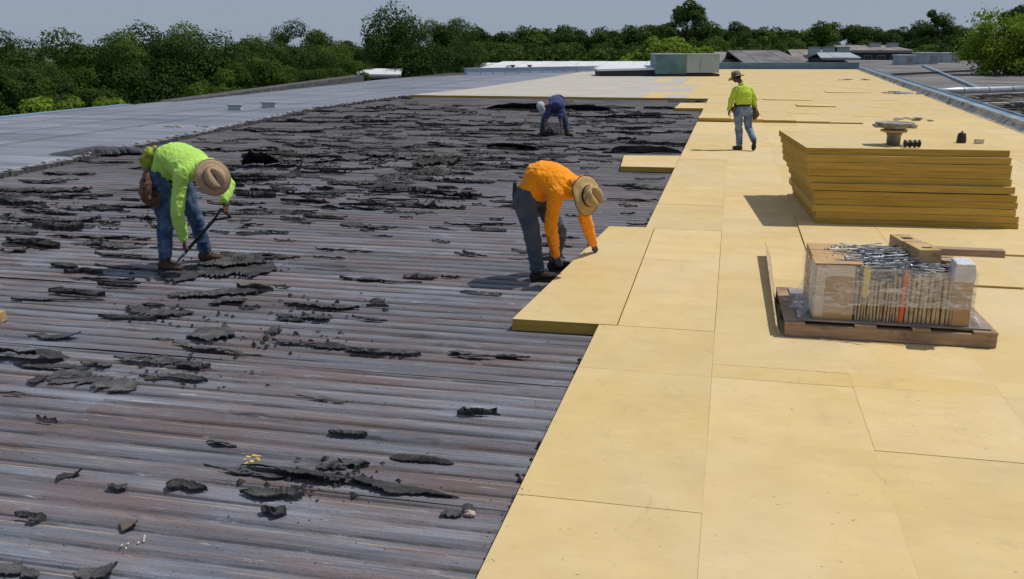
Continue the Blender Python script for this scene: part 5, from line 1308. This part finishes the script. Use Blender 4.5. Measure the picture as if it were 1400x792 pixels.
# tool pouch at the right hip and rag
def pouch(root,c,ax,out,up,w,h,mat,label=None):
    g=G(); g.loft([c+up*h*.5,c+up*h*.1+out*.02,c-up*h*.35+out*.02,c-up*h*.5],[w*.5,w*.58,w*.5,w*.34],[.035,.06,.058,.04],ax,16,4)
    me=remesh(g,.008,2,lambda q:.008*nz(q.x*22,q.y*22,q.z*22)+.004*nz(q.x*50,q.y*50,q.z*50)); po=addme('tool_pouch',me,M[mat],root)
    g=G(); g.loft([c+out*.075+up*h*.12,c+out*.085-up*h*.12,c+out*.075-up*h*.34],[w*.30,w*.34,w*.24],[.02,.034,.02],ax,12,3); g.obj('pocket',M[mat],po,True)
    g=G()
    for i in range(5):
        b=c+up*h*.42+ax*(-w*.38+w*.19*i)+out*random.uniform(.0,.03); g.tube([b,b+up*random.uniform(.05,.10)+ax*random.uniform(-.02,.02)],.009,7)
    g.obj('tool_handle',M['darkleather'],po,True)
    g=G(); g.box((-.5,-.5,-.5),(.5,.5,.5),0,Matrix.Translation(c+out*.062+up*h*.30)@Matrix((ax*w*.9,out*.012,up*.03)).transposed().to_4x4()); g.obj('flap_strap',M['darkleather'],po)
    return po
c=PD(201,257,o.dot(Hv)-.20)-o; pouch(ra,c,(A['hs']*.7+Rv*.7).normalized(),(-Hv*.9-Rv*.3).normalized(),V((.05,0,1)).normalized(),.24,.28,'leather')
c=PD(213,272,o.dot(Hv)-.16)-o; pouch(ra,c,Rv,-Hv,V((0,0,1)),.10,.14,'leather')
g=G(); c=PD(203,214,o.dot(Hv)-.02)-o; g.loft([c+Rv*.07+V((0,0,.09)),c+Rv*.01+V((0,0,.04)),c-Rv*.03-V((0,0,.07)),c-Rv*.03-V((0,0,.14))],[.03,.055,.055,.03],[.03,.06,.07,.04],Hv,12,4); addme('rag',remesh(g,.008,2,lambda q:.018*nz(q.x*16,q.y*16,q.z*16)),M['camo'],ra)
# --- man in orange shirt, laying the board
o,J=mk(745,385,{'hipR':(716,268,.02),'hipL':(737,267,.20),'mid':(742,240,.08),'shR':(760,262,-.12),'shL':(795,252,.14),'neck':(782,252,-.08),'head':(801,268,-.14),'crown':(0,0,0),
 'elR':(754,308,-.04),'wrR':(758,340,.12),'elL':(801,297,.42),'wrL':(810,322,.62),'knR':(728,325,.06),'knL':(764,318,.42),'anR':(735,374,.02),'anL':(758,356,.50)})
J['anR'].z=.10; J['anL'].z=.10
J['wrL']=P(818,346,BT)+img(-.075,-.09,.135); J['wrR']=P(763,362,BT)+img(-.035,-.09,.13); J['elL']=(J['shL']+J['wrL'])/2+img(-.03,.02,-.02); J['elR']=(J['shR']+J['wrR'])/2+img(-.05,-.05,-.0)
rb,Jb,B=person('man in orange long sleeve shirt and straw hat bent over laying a yellow board',o,J,{'shirt':'orange','jeans':'jeans_grey','boot':'sole'},.99,bulk=1.18,gloves=True,
 hatspec=dict(n=img(.66,-.72,.08),f=img(.5,.35,-.75),brim=.19,ch=.125,mat='straw',crease=.045),
 toes=(img(.85,.5,0),img(.9,.35,0)),handD=[img(.25,.55,-.55),img(.35,.5,-.75)],handN=[img(.2,.55,-.8),img(-.3,-.3,-.9)],curl=(.35,.40))
g=G(); c=PD(704,268,o.dot(Hv)+.02)-o; g.loft([c+V((0,0,.13)),c,c-V((0,0,.13))],[.02,.026,.018],[.01,.012,.01],Rv,8,2); g.obj('hammer_loop',M['darkleather'],rb,True)
# --- man in yellow-green shirt walking away
o,J=mk(1018,205,{'hipL':(1009,150,.0),'hipR':(1022,150,.0),'mid':(1016,134,-.01),'shL':(1006,123,.0),'shR':(1026,123,.0),'neck':(1014,115,.03),'head':(1007,106,.10),'crown':(0,0,0),
 'elL':(1000,136,.03),'wrL':(997,150,-.02),'elR':(1032,136,-.02),'wrR':(1030,148,.14),'knL':(1010,176,.03),'knR':(1023,174,.06),'anL':(1011,199,-.03),'anR':(1031,194,-.22)},BT)
J['anL'].z=BT+.095; J['anR'].z=BT+.21
rc,Jc,Cc=person('man in yellow green shirt, faded jeans and grey hat walking away over the boards',o,J,{'shirt':'yellow_shirt','jeans':'jeans_pale'},.93,bulk=1.17,tuck=.5,belt=.40,vox=.013,
 hatspec=dict(n=img(-.20,.22,.95),f=img(-.75,.6,-.3),brim=.175,ch=.115,mat='greyhat'),
 toes=(img(-.5,.85,0),img(.1,1,0)),pitches=(0,.95),handD=[img(-.05,0,-1),img(.0,.1,-1)],handN=[img(.8,.2,0),img(-.8,.2,0)],curl=(.5,.5))
c=PD(1031,155,o.dot(Hv)+.02)-o; pouch(rc,c,Hv,Rv,V((0,0,1)),.13,.22,'leather')
c=PD(1005,149,o.dot(Hv)-.05)-o; pouch(rc,c,Hv,-Rv,V((0,0,1)),.07,.09,'leather')
# --- far man in navy shirt crouched forward
o,J=mk(758,186,{'hipL':(752,149,.35),'hipR':(766,149,.30),'mid':(762,138,.12),'shR':(751,143,-.18),'shL':(768,144,-.12),'neck':(750,143,-.20),'head':(740,146,-.30),'crown':(0,0,0),
 'elR':(748,159,-.22),'wrR':(745,174,-.18),'elL':(766,160,-.20),'wrL':(767,173,-.15),'knL':(744,164,.10),'knR':(773,165,.10),'anL':(741,181,.05),'anR':(775,181,.05)})
J['anL'].z=.10; J['anR'].z=.10
rd,Jd,Dd=person('far man in navy shirt with pale head cloth stooping to pull felt off the deck',o,J,{'shirt':'navy','jeans':'trousers'},.96,bulk=1.22,vox=.013,
 hatspec=dict(n=img(-.6,-.75,.2),f=img(-.45,-.1,-.85)),
 toes=(img(-.5,-.8,0),img(.7,-.6,0)),handD=[img(.05,-.1,-1),img(.1,-.1,-1)],handN=[img(.8,0,-.2),img(-.8,0,-.2)],curl=(.6,.6),sleeve=.12)
g=G(); hd=Jd['head']; g.ell(hd+img(-.02,-.02,.02),Rv*.105,Hv*.115,V((0,0,.12)),18); g.loft([hd+img(-.03,-.02,.0),hd+img(.03,.02,-.09),hd+img(-.01,.02,-.15)],[.09,.085,.06],[.08,.06,.04],Rv,12,3)
addme('head_cloth',remesh(g,.01,3,lambda q:.008*nz(q.x*20,q.y*20,q.z*20)),M['cap'],rd)
for s_ in 'LR':
    g=G(); e=Jd['el'+s_]; w=Jd['wr'+s_]; sh=Jd['sh'+s_]; a=sh.lerp(e,.35); g.loft([a,e,e.lerp(w,.9)],[.052,.046,.036],[.052,.046,.036],Rv,12,4); g.obj('under_sleeve',M['sleeve_grey'],rd,True)
